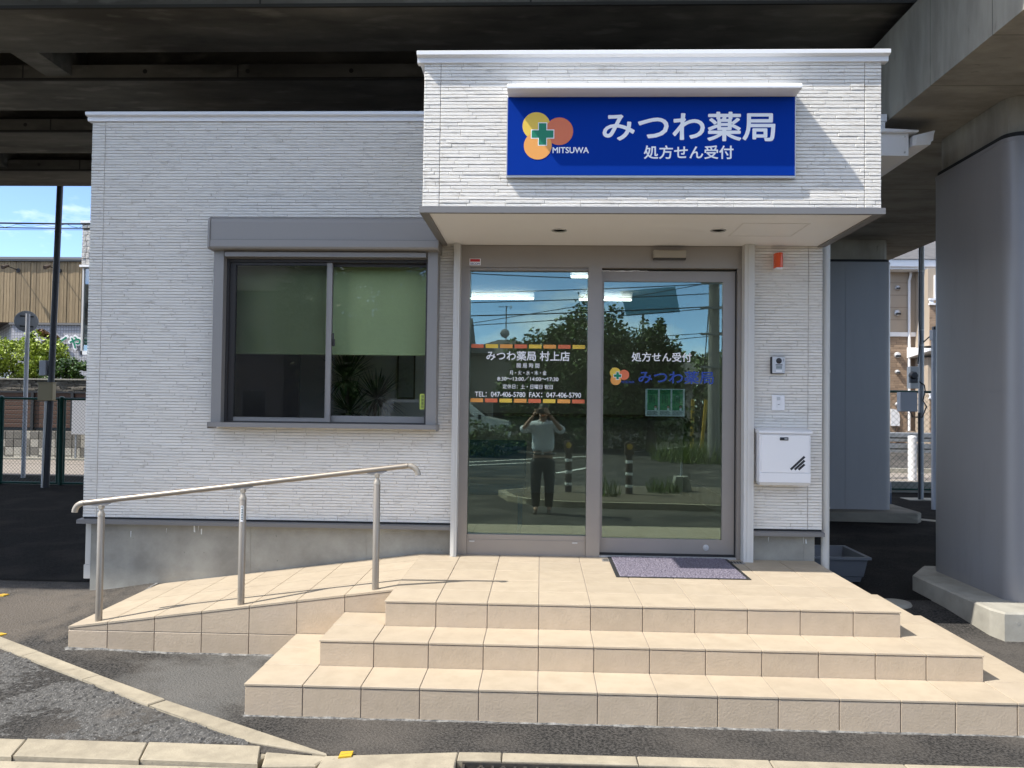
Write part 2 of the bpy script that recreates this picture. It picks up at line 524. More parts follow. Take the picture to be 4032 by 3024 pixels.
def text_mesh(body, x0, x1, z0, z1, y, m, bold=0.0, name='lettering'):
    """flat printed lettering facing -Y, fitted into a rectangle"""
    cu = bpy.data.curves.new('text', 'FONT')
    cu.body = body
    cu.size = 1.0
    cu.resolution_u = 4
    o = bpy.data.objects.new('text', cu)
    COL.objects.link(o)
    bpy.context.view_layer.update()
    dg = bpy.context.evaluated_depsgraph_get()
    me = bpy.data.meshes.new_from_object(o.evaluated_get(dg))
    bpy.data.objects.remove(o)
    bpy.data.curves.remove(cu)
    xs = [v.co.x for v in me.vertices]
    ys = [v.co.y for v in me.vertices]
    ax, bx, ay, by = min(xs), max(xs), min(ys), max(ys)
    for v in me.vertices:
        v.co = Vector((x0 + (v.co.x - ax) / (bx - ax) * (x1 - x0), y, z0 + (v.co.y - ay) / (by - ay) * (z1 - z0)))
    if bold:
        # heavier strokes: the same outlines repeated a hair apart, each 0.05 mm behind the last
        d = bold * (z1 - z0)
        base = [v.co.copy() for v in me.vertices]
        polys = [tuple(p.vertices) for p in me.polygons]
        vs, fs = [], []
        offs = [(0, 0)] + [(math.cos(a), math.sin(a)) for a in [2 * math.pi * k / 8 for k in range(8)]]
        for k, (ox, oz) in enumerate(offs):
            n0 = len(vs)
            vs += [(c.x + ox * d, c.y + 0.00005 * k, c.z + oz * d) for c in base]
            fs += [tuple(i + n0 for i in p) for p in polys]
        bpy.data.meshes.remove(me)
        me = bpy.data.meshes.new(name)
        me.from_pydata(vs, [], fs)
    me.name = name
    me.materials.clear()
    me.materials.append(m)
    return me

def leaves(mb, n, c, rad, size, rng, flat=0.6, fn=None):
    """n small leaf faces spread through an uneven ellipsoid of clumps"""
    clumps = []
    for i in range(max(6, n // 90)):
        while True:
            p = Vector((rng.uniform(-1, 1), rng.uniform(-1, 1), rng.uniform(-1, 1)))
            if 0.25 < p.length < 1.0:
                break
        clumps.append((Vector((c[0] + p.x * rad[0], c[1] + p.y * rad[1], c[2] + p.z * rad[2])), rng.uniform(0.16, 0.34)))
    for i in range(n):
        cc, cr = clumps[rng.randrange(len(clumps))]
        while True:
            p = Vector((rng.uniform(-1, 1), rng.uniform(-1, 1), rng.uniform(-1, 1)))
            if p.length < 1:
                break
        q = cc + Vector((p.x * rad[0], p.y * rad[1], p.z * rad[2])) * cr
        if fn and not fn(q):
            continue
        d = Vector((rng.gauss(0, 1), rng.gauss(0, 1), rng.gauss(0, flat))).normalized()
        s = size * rng.uniform(0.6, 1.3)
        w = d.cross(Vector((rng.gauss(0, 1), rng.gauss(0, 1), rng.gauss(0, 1)))).normalized() * s * 0.32
        mb.add([q - d * s * 0.5, q + w, q + d * s * 0.5, q - w], [(0, 1, 2, 3)])
    return mb
from mathutils import noise as mnoise
# ================================================================== GROUND
def lerp(t, a, b):
    return a + (b - a) * max(0.0, min(1.0, t))
GY = [(-2.30, -0.455), (-1.9, -0.455), (-1.0, -0.430), (0.2, -0.345), (0.9, -0.33), (400, -0.33)]
def gz(x, y):
    if y < -2.335:
        return -0.58
    z = GY[-1][1]
    if y <= GY[0][0]:
        z = GY[0][1]
    else:
        for (ya, za), (yb, zb) in zip(GY, GY[1:]):
            if ya <= y <= yb:
                z = lerp((y - ya) / (yb - ya), za, zb)
                break
    if y < 2:
        t = max(0.0, min(1.0, (y + 1.0) / 1.2)) * max(0.0, min(1.0, (2 - y) / 1.5))
        s = max(0.0, min(1.0, (y + 1.15) / 0.35))
        z += (0.045 * s + 0.035 * t) * math.exp(-((x + 2.9) / 0.38) ** 2)
    return z
xs = [-400, -120, -50, -30, -18, -12, -8, -6.5] + [-5.5 + 0.13 * i for i in range(82)] + [6.5, 8, 12, 18, 30, 50, 120, 400]
ys = [-400, -120, -60, -40, -25, -15, -9, -6, -4, -3, -2.6, -2.34, -2.33] + [-2.28 + 0.1 * i for i in range(34)] + [1.6, 2.5, 4, 6, 9, 14, 20, 30, 60, 120, 400]
g = MB()
for y in ys:
    for x in xs:
        g.v.append((x, y, gz(x, y)))
nx = len(xs)
for j in range(len(ys) - 1):
    for i in range(nx - 1):
        g.f.append((j * nx + i, j * nx + i + 1, (j + 1) * nx + i + 1, (j + 1) * nx + i))
ground = build(g, 'ground', M['asphalt'], smooth=True, kind='structure')

def dust_mask(m, c, rad, col, k):
    nt = m.node_tree
    N, L = nt.nodes, nt.links
    b = N['Principled BSDF']
    src = b.inputs['Base Color'].links[0].from_socket
    geo = N.new('ShaderNodeNewGeometry')
    d = N.new('ShaderNodeVectorMath')
    d.operation = 'DISTANCE'
    d.inputs[1].default_value = c
    L.new(geo.outputs['Position'], d.inputs[0])
    n = N.new('ShaderNodeTexNoise')
    n.inputs['Scale'].default_value = 6
    n.inputs['Detail'].default_value = 9
    L.new(geo.outputs['Position'], n.inputs['Vector'])
    ma = N.new('ShaderNodeMath')
    ma.operation = 'MULTIPLY_ADD'
    ma.inputs[1].default_value = -rad * 1.9
    L.new(n.outputs['Fac'], ma.inputs[0])
    L.new(d.outputs['Value'], ma.inputs[2])
    mr = N.new('ShaderNodeMapRange')
    mr.inputs['From Min'].default_value = -rad * 0.5
    mr.inputs['From Max'].default_value = rad * 0.25
    mr.inputs['To Min'].default_value = k
    mr.inputs['To Max'].default_value = 0
    L.new(ma.outputs[0], mr.inputs['Value'])
    mx_ = N.new('ShaderNodeMixRGB')
    mx_.inputs['Color2'].default_value = (*col, 1)
    L.new(mr.outputs['Result'], mx_.inputs['Fac'])
    L.new(src, mx_.inputs['Color1'])
    L.new(mx_.outputs['Color'], b.inputs['Base Color'])
dust_mask(M['asphalt'], (-1.80, -1.48, -0.45), 0.60, (0.17, 0.167, 0.158), 0.6)

# coarse open-graded asphalt in the wedge between the two kerbs, with real relief
DK0, DKD = Vector((-3.521, -0.838)), Vector((0.861, -0.508))      # back edge of the slanting kerb
def kerb_front(x):
    t = (x - DK0.x) / DKD.x
    return DK0.y + DKD.y * t - 0.098 * 1.16
g = MB()
st = 0.013
cols = int((4.3 - 1.33) / st)
rows = int(2.2 / st)
idx = {}
for i in range(cols + 1):
    x = -4.3 + i * st
    for j in range(rows + 1):
        y = -2.285 + j * st
        if y > kerb_front(x) + 0.03:
            continue
        h = 0.010 * mnoise.noise((x * 55, y * 55, 3.1)) + 0.008 * mnoise.noise((x * 23, y * 23, 1.7)) + 0.012 * mnoise.noise((x * 3, y * 3, 0.2))
        edge = min(y + 2.285, kerb_front(x) + 0.03 - y)
        if edge < 0.05:
            h += 0.012 * mnoise.noise((x * 12, y * 12, 9)) - 0.004
        idx[(i, j)] = len(g.v)
        g.v.append((x, y, gz(x, max(y, -2.29)) + 0.002 + h))
for (i, j), a in list(idx.items()):
    if (i + 1, j) in idx and (i + 1, j + 1) in idx and (i, j + 1) in idx:
        g.f.append((a, idx[(i + 1, j)], idx[(i + 1, j + 1)], idx[(i, j + 1)]))
build(g, 'pavement', M['asphalt_coarse'], smooth=False, kind='structure')

dust_mask(M['asphalt'], (-3.75, -0.35, -0.40), 0.80, (0.15, 0.128, 0.105), 0.7)
# darker asphalt sheet that paints in the shade under the viaduct
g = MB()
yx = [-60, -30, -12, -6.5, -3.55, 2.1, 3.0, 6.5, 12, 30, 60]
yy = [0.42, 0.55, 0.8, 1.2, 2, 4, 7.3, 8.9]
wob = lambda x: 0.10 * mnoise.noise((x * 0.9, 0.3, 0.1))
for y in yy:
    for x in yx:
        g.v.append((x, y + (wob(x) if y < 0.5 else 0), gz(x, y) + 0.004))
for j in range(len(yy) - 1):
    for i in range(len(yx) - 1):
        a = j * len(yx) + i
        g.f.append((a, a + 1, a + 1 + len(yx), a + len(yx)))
build(g, 'yard', M['asphalt_shade'], smooth=True, kind='structure')

# kerb stones: every stone a piece of the kerb
kb = MB()
kb.box(-9, 9, -2.33, -2.31, -0.60, -0.50)
kerb = build(kb, 'kerb', M['mortar'], kind='structure')
def stone(corners, ztop, zbot, m='kerb', c=0.010, name='kerb_stone', par=None):
    """corners: 4 plan points counter-clockwise; chamfered top"""
    P = [Vector(p) for p in corners]
    ce = sum(P, Vector((0, 0))) / 4
    g = MB()
    lo = [(p.x, p.y, zbot) for p in P]
    tp = []
    if not isinstance(ztop, (list, tuple)):
        ztop = [ztop] * 4
    mid = [(p.x, p.y, zt - c) for p, zt in zip(P, ztop)]
    for p, zt in zip(P, ztop):
        d = (ce - p)
        d = Vector((math.copysign(min(abs(d.x), c), d.x), math.copysign(min(abs(d.y), c), d.y)))
        tp.append((p.x + d.x, p.y + d.y, zt + random.uniform(-0.0015, 0.0015)))
    g.add(lo + mid + tp, [(0, 1, 5, 4), (1, 2, 6, 5), (2, 3, 7, 6), (3, 0, 4, 7), (4, 5, 9, 8), (5, 6, 10, 9), (6, 7, 11, 10), (7, 4, 8, 11), (8, 9, 10, 11)])
    return build(g, name, M[m], par or kerb)
dn = Vector((-0.508, -0.861)) * 0.098
cuts = [-1.9, -1.24, -0.58, 0.10, 0.48, 1.165, 1.792]
cuts = [-1.6, -0.9, -0.205, 0.482, 1.166, 1.795]
for a, b in zip(cuts, cuts[1:]):
    A, B = DK0 + DKD * (a + 0.002), DK0 + DKD * (b - 0.002)
    stone([A + dn, B + dn, B, A], [gz(*(A + dn)) + 0.012, gz(*(B + dn)) + 0.012, gz(*B) + 0.008, gz(*A) + 0.008], -0.56, c=0.004)
A = DK0 + DKD * 1.803
stone([(A.x + dn.x, A.y + dn.y), (-1.33, -2.235), (-0.93, -2.352), (A.x, A.y)], -0.444, -0.56, c=0.006)
stone([(-1.62, -2.10), (-1.24, -2.40), (-1.20, -2.33), (-1.36, -2.24)], -0.460, -0.56, c=0.006)
for x0, x1 in ((-4.15, -3.553), (-3.55, -2.953), (-2.95, -2.343), (-2.34, -1.756), (-1.753, -1.215)):
    stone([(x0, -2.445), (x1, -2.455), (x1 - 0.05, -2.275), (x0 - 0.05, -2.268)], -0.447, -0.60, c=0.004)
stone([(-1.19, -2.47), (-0.955, -2.45), (-0.915, -2.362), (-1.22, -2.33)], -0.449, -0.60, c=0.007)
yk = lambda x: -2.275 - 0.085 * max(0, min(1, (-0.25 - x) / 0.65)) ** 1.3
for x0, x1 in ((-0.94, -0.334), (-0.33, -0.130), (-0.126, 0.490), (0.494, 1.095), (1.099, 1.702), (1.706, 2.302), (2.306, 2.9), (2.904, 3.5)):
    w = 0.16 if x0 < -0.5 else 0.082
    stone([(x0, yk(x0) - w), (x1, yk(x1) - w), (x1, yk(x1)), (x0, yk(x0))], -0.447, -0.60, c=0.005)
# gutter apron in front of the kerb
g = MB()
g.prism([(-2.456, -0.470), (-2.456, -0.62), (-2.80, -0.62), (-2.80, -0.535), (-2.62, -0.50)], -9, -1.2, 'x')
g.prism([(-2.475, -0.52), (-2.475, -0.62), (-2.80, -0.62), (-2.80, -0.565)], -1.198, -0.45, 'x')
g.prism([(-2.455, -0.55), (-2.455, -0.62), (-2.80, -0.62), (-2.80, -0.565)], -0.448, 9, 'x')
build(g, 'gutter', M['kerb'], kind='structure')

# drain grate
dg = thing('drain_grate', 'black cast iron drain grate with cross bars along the right kerb', 'drain grate', (0.295, -2.40, -0.475))
g = MB()
g.box(-0.305, 0.893, -2.372, -2.362, -0.53, -0.455)
g.box(-0.305, 0.893, -2.452, -2.440, -0.53, -0.468)
g.box(-0.305, -0.293, -2.440, -2.372, -0.53, -0.462)
g.box(0.881, 0.893, -2.440, -2.372, -0.53, -0.462)
build(g, 'grate_frame', M['iron'], dg)
g = MB()
for i in range(12):
    x = -0.26 + i * 0.1
    g.prism([(x, -2.44), (x + 0.012, -2.44), (x + 0.05, -2.372), (x + 0.038, -2.372)], -0.50, -0.465, 'z')
    g.prism([(x + 0.07, -2.44), (x + 0.082, -2.44), (x + 0.044, -2.372), (x + 0.032, -2.372)], -0.50, -0.4652, 'z')
    g.box(x + 0.088, x + 0.1, -2.44, -2.372, -0.50, -0.4655)
build(g, 'grate_bar', M['iron'], dg, kind='stuff')

# yellow boundary plates
for k, (x, y, rz, lab) in enumerate(((-0.842, -2.353, 0.25, 'yellow boundary plate wedged behind the kerb near the drain'),
                                     (-4.10, 0.02, -0.1, 'yellow boundary plate by the edge of the deep shade, farther of two on the left'),
                                     (-3.555, -0.795, -0.3, 'yellow boundary plate beside the slanting kerb, nearer of two on the left'))):
    z = gz(x, y) + (0.012 if k == 0 else 0)
    t = thing('boundary_plate', lab, 'marker plate', (x, y, z if k else -0.447), 'yellow boundary plates')
    g = MB()
    g.prism([(-0.034, -0.028), (0.024, -0.024), (0.034, 0.026), (-0.022, 0.028)], -0.02, 0.008, 'z')
    o = build(g, 'plate', M['yellow'], t)
    g2 = MB()
    g2.prism([(-0.028, 0.0), (-0.022, -0.006), (0.028, 0.006), (0.022, 0.010)], 0.0082, 0.0092, 'z')
    o2 = build(g2, 'arrow_mark', M['orange_print'], t)
    for q in (o, o2):
        q.matrix_parent_inverse = Matrix.Identity(4)
    t.rotation_euler = (0, 0, rz)

# ================================================================== ENTRANCE STEPS
T = 0.303
X0, XR = -0.8747, 2.122
YF = -1.306
Z1, Z2 = -0.148, -0.289
steps = thing('entrance_steps', 'beige tiled entrance steps of three risers up to the door', 'steps', (0.6, -1.9, -0.455))
g = MB()
g.box(X0 + 0.008, XR - 0.008, YF + 0.008, 0.168, -0.6, -0.0045)
g.box(X0 - T + 0.008, XR + T - 0.008, YF - T + 0.008, YF + 0.006, -0.6, Z1 - 0.0045)
g.box(X0 - T + 0.008, X0 + 0.006, YF + 0.006, -1.03, -0.6, Z1 - 0.0046)
g.box(XR - 0.010, XR + T - 0.008, YF + 0.006, -0.262, -0.6, Z1 - 0.0047)
g.box(X0 - 2 * T + 0.008, XR + 2 * T - 0.008, YF - 2 * T + 0.008, YF - T + 0.006, -0.6, Z2 - 0.0045)
g.box(X0 - 2 * T + 0.008, X0 - T + 0.006, YF - T + 0.006, -1.03, -0.6, Z2 - 0.0046)
g.box(XR + T - 0.010, XR + 2 * T - 0.008, YF - T + 0.006, -0.262, -0.6, Z2 - 0.0047)
build(g, 'core', M['grout'], steps)
J = 0.0050
cache = {}
def tile(kind, x0, x1, y0, y1, z0, z1, par, c=0.0016):
    dims = (round(x1 - x0, 4), round(y1 - y0, 4), round(z1 - z0, 4), kind)
    if dims not in cache:
        mb = MB()
        mb.cbox(-dims[0] / 2, dims[0] / 2, -dims[1] / 2, dims[1] / 2, -dims[2] / 2, dims[2] / 2, c)
        cache[dims] = mb.mesh('tile', M[kind])
    o = link('tile', cache[dims], par, ((x0 + x1) / 2, (y0 + y1) / 2, (z0 + z1) / 2))
    if kind == 'tile_front':
        o.rotation_euler = (random.uniform(-0.004, 0.004), 0, random.uniform(-0.004, 0.004))
    return o
def splits(a, b, first=None, short_at=None):
    """tile joints along a run: full tiles of T with one cut piece near the right end"""
    out, x = [a], a
    while b - x > T * 1.5:
        x += T
        out.append(x)
    if b - x > T * 1.05:
        x += (b - x) / 2
        out.append(x)
    out.append(b)
    return out
def xcuts(a, n, b):
    return [a + T * i for i in range(n + 1)] + [b]
c_top = xcuts(X0, 9, XR)
c_mid = [X0 - T + T * i for i in range(11)] + [XR, XR + T]
c_low = [X0 - 2 * T + T * i for i in range(12)] + [XR, XR + T, XR + 2 * T]
NOSE = 0.005
def riser(cs, y, zt, zb):
    for a, b in zip(cs, cs[1:]):
        tile('tile_front', a + J / 2, b - J / 2, y, y + 0.012, zb, zt - 0.0165, steps)
riser(c_top, YF, 0.0, Z1 - 0.004)
riser(c_mid, YF - T, Z1, Z2 - 0.004)
riser(c_low, YF - 2 * T, Z2, -0.50)
def side_riser(x, y0, y1, zt, zb):
    ys_ = []
    y = y0
    while y < y1 - 0.05:
        ys_.append((y, min(y + T, y1)))
        y += T
    for a, b in ys_:
        tile('tile_front', x - 0.012, x, a + J / 2, b - J / 2, zb, zt - 0.0165, steps)
side_riser(XR - 0.001, YF + 0.013, 0.16, 0.0, Z1 - 0.004)
side_riser(XR + T - 0.001, YF - T + 0.013, -0.25, Z1, Z2 - 0.004)
side_riser(XR + 2 * T - 0.001, YF - 2 * T + 0.013, -0.25, Z2, -0.50)
def lside_riser(x, y0, y1, zt, zb):
    for a, b in ((y0, y1),):
        tile('tile_front', x + 0.001, x + 0.013, a + J / 2, b - J / 2, zb, zt - 0.0165, steps)
lside_riser(X0, YF + 0.013, -1.025, 0.0, Z1 - 0.004)
lside_riser(X0 - T, YF - T + 0.013, YF, Z1, Z2 - 0.004)
lside_riser(X0 - T, YF, -1.025, Z1, Z2 - 0.004)
lside_riser(X0 - 2 * T, YF - 2 * T + 0.013, YF - T, Z2, -0.50)
lside_riser(X0 - 2 * T, YF - T, -1.025, Z2, -0.50)
# treads
rows_y = [YF - NOSE, YF + T - 0.004, YF + 2 * T - 0.004, YF + 3 * T - 0.004, YF + 4 * T - 0.004, 0.166]
def tread(cs, y0, y1, z, xs_nose=True):
    for k, (a, b) in enumerate(zip(cs, cs[1:])):
        aa = a - NOSE if k == 0 else a
        bb = b + NOSE if k == len(cs) - 2 else b
        tile('tile_top', aa + J / 2, bb - J / 2, y0 + J / 2, y1 - J / 2, z - 0.012, z, steps)
for ya, yb in zip(rows_y, rows_y[1:]):
    tread(c_top, ya, yb, 0.0)
tread(c_mid, YF - T - NOSE, YF - 0.001, Z1)
tread(c_low, YF - 2 * T - NOSE, YF - T - 0.001, Z2)
for (xa, xb, y0, y1, z) in ((XR, XR + T + NOSE, YF, -0.25, Z1), (XR + T, XR + 2 * T + NOSE, YF - T, -0.25, Z2)):
    y = y0
    while y < y1 - 0.06:
        tile('tile_top', xa + J / 2, xb - J / 2, y + J / 2, min(y + T, y1) - J / 2, z - 0.012, z, steps)
        y += T
tile('tile_top', X0 - T - NOSE, X0 - J, YF + J / 2, -1.026, Z1 - 0.012, Z1, steps)
tile('tile_top', X0 - 2 * T - NOSE, X0 - T - J, YF - T + J / 2, YF - J / 2, Z2 - 0.012, Z2, steps)
tile('tile_top', X0 - 2 * T - NOSE, X0 - T - J, YF + J / 2, -1.026, Z2 - 0.012, Z2, steps)

# ================================================================== RAMP
RXL, RY = -2.955, -1.021
ZL = -0.277
SL = (0 - ZL) / (X0 - RXL)
rz = lambda x: ZL + (x - RXL) * SL
ramp = thing('wheelchair_ramp', 'short beige tiled ramp rising from the left beside the wall', 'ramp', (-1.9, -0.4, -0.43))
g = MB()
g.prism([(RXL + 0.008, -0.6), (X0 + 0.004, -0.6), (X0 + 0.004, -0.0046), (RXL + 0.008, rz(RXL + 0.008) - 0.0046)], RY + 0.008, 0.168, 'y')
build(g, 'core', M['grout'], ramp)
rc = [RXL, -2.700, -2.397, -2.094, -1.791, -1.488, -1.185, X0]
def slab(a, b, y0, y1, top=True, par=ramp):
    g = MB()
    poly = [(a, rz(a) - 0.012), (b, rz(b) - 0.012), (b, rz(b)), (a, rz(a))]
    g.prism(poly, y0, y1, 'y')
    build(g, 'tile', M['tile_top'], par)
ry_rows = [RY - NOSE, -0.702, -0.398, -0.095, 0.166]
for ya, yb in zip(ry_rows, ry_rows[1:]):
    for a, b in zip(rc, rc[1:]):
        slab(a + J / 2, b - J / 2, ya + J / 2, yb - J / 2)
HJ = -0.300
for a, b in zip(rc, rc[1:]):
    a2, b2 = a + J / 2, b - J / 2
    g = MB()
    zb = HJ + 0.003 if b < -1.4 else (Z2 if b < -1.15 else Z1)
    g.prism([(a2, zb), (b2, zb), (b2, rz(b2) - 0.0165), (a2, rz(a2) - 0.0165)], RY, RY + 0.012, 'y')
    build(g, 'tile', M['tile_front'], ramp)
    if b < -1.4:
        tile('tile_front', a2, b2, RY, RY + 0.012, -0.50, HJ - 0.003, ramp)
g = MB()
g.prism([(RY + 0.014, -0.5), (0.166, -0.5), (0.166, ZL - 0.016), (RY + 0.014, ZL - 0.016)], RXL, RXL + 0.008, 'x')
build(g, 'side_panel', M['tile_front'], ramp)

# crumbling mortar along the foot of the steps and ramp
def fillet(pts, par, w=0.045, h=0.016):
    g = MB()
    prev = None
    for (xa, ya), (xb, yb) in zip(pts, pts[1:]):
        d = Vector((xb - xa, yb - ya))
        n = max(2, int(d.length / 0.022))
        d.normalize()
        nrm = Vector((d.y, -d.x))
        for i in range(n + 1):
            x, y = xa + (xb - xa) * i / n, ya + (yb - ya) * i / n
            z = gz(x, y)
            ww = w * (0.75 + 0.9 * mnoise.noise((x * 9, y * 9, 2)) + 0.5 * mnoise.noise((x * 40, y * 40, 5)))
            hh = h * (0.9 + 0.8 * mnoise.noise((x * 14, y * 14, 7)))
            ww = max(0.012, ww)
            k = len(g.v)
            g.v += [(x - nrm.x * 0.01, y - nrm.y * 0.01, z + hh), (x + nrm.x * ww * 0.35, y + nrm.y * ww * 0.35, z + hh * 0.75),
                    (x + nrm.x * ww, y + nrm.y * ww, z - 0.004)]
            if prev is not None:
                for q in (0, 1):
                    g.f.append((prev + q, k + q, k + q + 1, prev + q + 1))
            prev = k
    return build(g, 'mortar_fillet', M['mortar'], par, smooth=True)
fillet([(X0 - 2 * T, -1.02), (X0 - 2 * T, YF - 2 * T), (XR + 2 * T, YF - 2 * T), (XR + 2 * T, -0.25)], steps, w=0.022, h=0.007)
fillet([(RXL, 0.15), (RXL, RY), (X0 - 2 * T, RY)], ramp, w=0.030, h=0.008)

# ================================================================== HANDRAIL
RYL = -0.961
hr = thing('handrail', 'champagne metal handrail on three posts along the ramp', 'handrail', (-1.87, RYL, -0.13))
px = (-2.791, -1.868, -1.005)
zc = lambda x: 0.4975 + (x + 2.90) * (0.768 - 0.4975) / (2.90 - 0.808)
pts = []
def elbow(x, sx, n=7):
    out = []
    for i in range(n + 1):
        a = math.pi / 2 * i / n
        out.append((x + sx * 0.062 * math.sin(a), RYL, zc(x) - 0.060 * (1 - math.cos(a))))
    return out
le = elbow(-2.905, -1)[::-1]
re = elbow(-0.805, 1)
build(MB().tube([(-2.902, RYL, zc(-2.902)), (-0.808, RYL, zc(-0.808))], 0.0172, 18), 'rail', M['rail'], hr, smooth=True)
build(MB().tube(le, 0.0185, 16), 'end_elbow', M['rail_joint'], hr, smooth=True)
build(MB().tube(re, 0.0185, 16), 'end_elbow', M['rail_joint'], hr, smooth=True)
for i, x in enumerate(px):
    zt = zc(x) - 0.0172
    zb = rz(x)
    post = build(MB().lathe([(0.0215, zb - 0.01), (0.0215, zt - 0.077), (0.0195, zt - 0.074)], (x, RYL, 0), 18), 'post', M['rail'], hr, smooth=True)
    g = MB()
    g.lathe([(0.0225, zt - 0.078), (0.0225, zt - 0.066), (0.017, zt - 0.055), (0.0125, zt - 0.042), (0.0125, zt - 0.025)], (x, RYL, 0), 16)
    g.lathe([(0.013, -0.016), (0.015, -0.012), (0.015, 0.012), (0.013, 0.016)], (x, RYL, zt - 0.022), 16, 'y')
    build(g, 'pivot_joint', M['rail_joint'], hr, smooth=True)
    g = MB()
    s = 0.129
    g.prism([(x - 0.062, zt - 0.062 * s - 0.003), (x - 0.03, zt - 0.03 * s - 0.012), (x + 0.03, zt + 0.03 * s - 0.014), (x + 0.062, zt + 0.062 * s - 0.003),
             (x + 0.062, zt + 0.062 * s + 0.003), (x - 0.062, zt - 0.062 * s + 0.003)], RYL - 0.012, RYL + 0.012, 'y')
    build(g, 'saddle', M['alu'], hr)
    if i == 1:
        g = MB()
        for k in range(5):
            a0, a1 = -math.pi / 2 - 0.25 + k * 0.16, -math.pi / 2 - 0.25 + (k + 1) * 0.16
            r = 0.0222
            g.quad((x + r * math.cos(a0), RYL + r * math.sin(a0), 0.398), (x + r * math.cos(a1), RYL + r * math.sin(a1), 0.398),
                   (x + r * math.cos(a1), RYL + r * math.sin(a1), 0.500), (x + r * math.cos(a0), RYL + r * math.sin(a0), 0.500))
        st_ = build(g, 'label_sticker', M['white'], post)
        g = MB()
        for k in range(7):
            g.box(x - 0.002, x + 0.010, RYL - 0.0236, RYL - 0.0226, 0.412 + k * 0.0105, 0.412 + k * 0.0105 + 0.005)
        g.box(x - 0.003, x + 0.008, RYL - 0.0236, RYL - 0.0226, 0.489, 0.495)
        build(g, 'sticker_print', M['ink'], post)
# ================================================================== PHARMACY BUILDING
bld = thing('pharmacy_building', 'white stone clad single storey pharmacy with projecting entrance canopy', 'building', (-0.7, 3.0, -0.4))
XL, XRW = -3.55, 2.172
YW = 0.141                                    # sheathing behind the cladding
g = MB()
g.box(XL + 0.0122, -2.46, YW, 0.30, 0.215, 3.36)
g.box(-2.46, -0.80, YW, 0.30, 0.215, 0.985)
g.box(-2.46, -0.80, YW, 0.30, 2.315, 3.36)
g.box(-0.80, -0.60, YW, 0.30, 0.215, 3.36)
g.box(-0.60, 1.605, YW, 0.30, 2.41, 3.36)
g.box(1.605, XRW - 0.0122, YW, 0.30, 0.215, 3.36)
g.box(XL + 0.0122, XL + 0.17, 0.30, 5.9, 0.215, 3.30)
g.box(XRW - 0.17, XRW - 0.0122, 0.30, 5.9, 0.215, 3.0)
g.box(XL + 0.0122, XRW - 0.0122, 5.9, 6.05, 0.215, 3.30)
g.box(XL + 0.17, XRW - 0.17, 0.30, 5.9, 2.95, 3.05)
build(g, 'wall', M['joint'], bld)
g = MB()
g.box(XL + 0.17, XRW - 0.17, 0.30, 5.9, -0.02, 0.0)
fl = build(g, 'inner_floor', M['inner_floor'], bld)
g = MB()
g.box(XL + 0.175, XRW - 0.175, 0.30, 5.9, 2.56, 2.60)
build(g, 'inner_ceiling', M['inner_wall'], bld)
g = MB()
g.box(XL + 0.171, XL + 0.18, 0.31, 5.89, 0.0, 2.56)
g.box(XRW - 0.18, XRW - 0.171, 0.31, 5.89, 0.0, 2.56)
g.box(XL + 0.18, XRW - 0.18, 5.88, 5.895, 0.0, 2.56)
build(g, 'inner_wall', M['inner_wall'], bld)
build(MB().box(-2.42, -0.9, 2.00, 2.06, 0.0, 2.56), 'partition', M['partition'], bld)
g = MB()
g.box(XL + 0.18, -2.425, 1.98, 2.04, 0.0, 2.3)
build(g, 'inner_door', M['inner_dark'], bld)
g = MB()
g.box(XL, XRW + 0.02, 0.2, 6.1, 3.30, 3.36)
build(g, 'roof', M['trim_grey'], bld)

# foundation with shutter-board joints
g = MB()
g.box(XL + 0.045, -0.605, 0.172, 0.40, -0.6, 0.20)
g.box(1.605, XRW - 0.04, 0.172, 0.40, -0.6, 0.20)
g.box(XL + 0.045, XL + 0.2, 0.40, 6.0, -0.6, 0.20)
g.box(XRW - 0.2, XRW - 0.04, 0.40, 6.0, -0.6, 0.20)
fo = build(g, 'foundation', M['found'], bld)
g = MB()
for x in (-3.42, -2.235, -1.32, 2.05):
    g.box(x, x + 0.007, 0.1695, 0.175, -0.5, 0.20)
build(g, 'board_joint', M['found'], fo)
g = MB()
for i in range(8):
    x = random.uniform(-3.48, -2.6) if i < 5 else random.uniform(1.68, 2.1)
    h = random.uniform(0.02, 0.06)
    z = 0.19 - random.uniform(0, 0.06)
    w = random.uniform(0.004, 0.012)
    g.add([(x, 0.1708, z), (x + w, 0.1708, z), (x + w * 0.8 + random.uniform(-.006, .006), 0.1708, z - h), (x + w * 0.2, 0.1708, z - h * 0.9)], [(0, 3, 2, 1)])
build(g, 'cement_drip', M['paper'], fo)
# grey drip trim under the cladding
g = MB()
for a, b in ((XL - 0.02, -0.652), (1.642, XRW + 0.005)):
    g = MB()
    g.prism([(0.075, 0.197), (0.075, 0.222), (0.083, 0.228), (0.19, 0.232), (0.19, 0.200)], a, b, 'x')
    if a < 0:
        g.box(XL - 0.02, XL + 0.03, 0.19, 6.0, 0.2005, 0.229)
    build(g, 'drip_trim', M['trim_grey'], bld)
for a, b in ((XL + 0.01, -0.652), (1.642, XRW - 0.005)):
    build(MB().box(a, b, 0.125, 0.146, 0.229, 0.2415), 'base_gap', M['rubber'], bld)

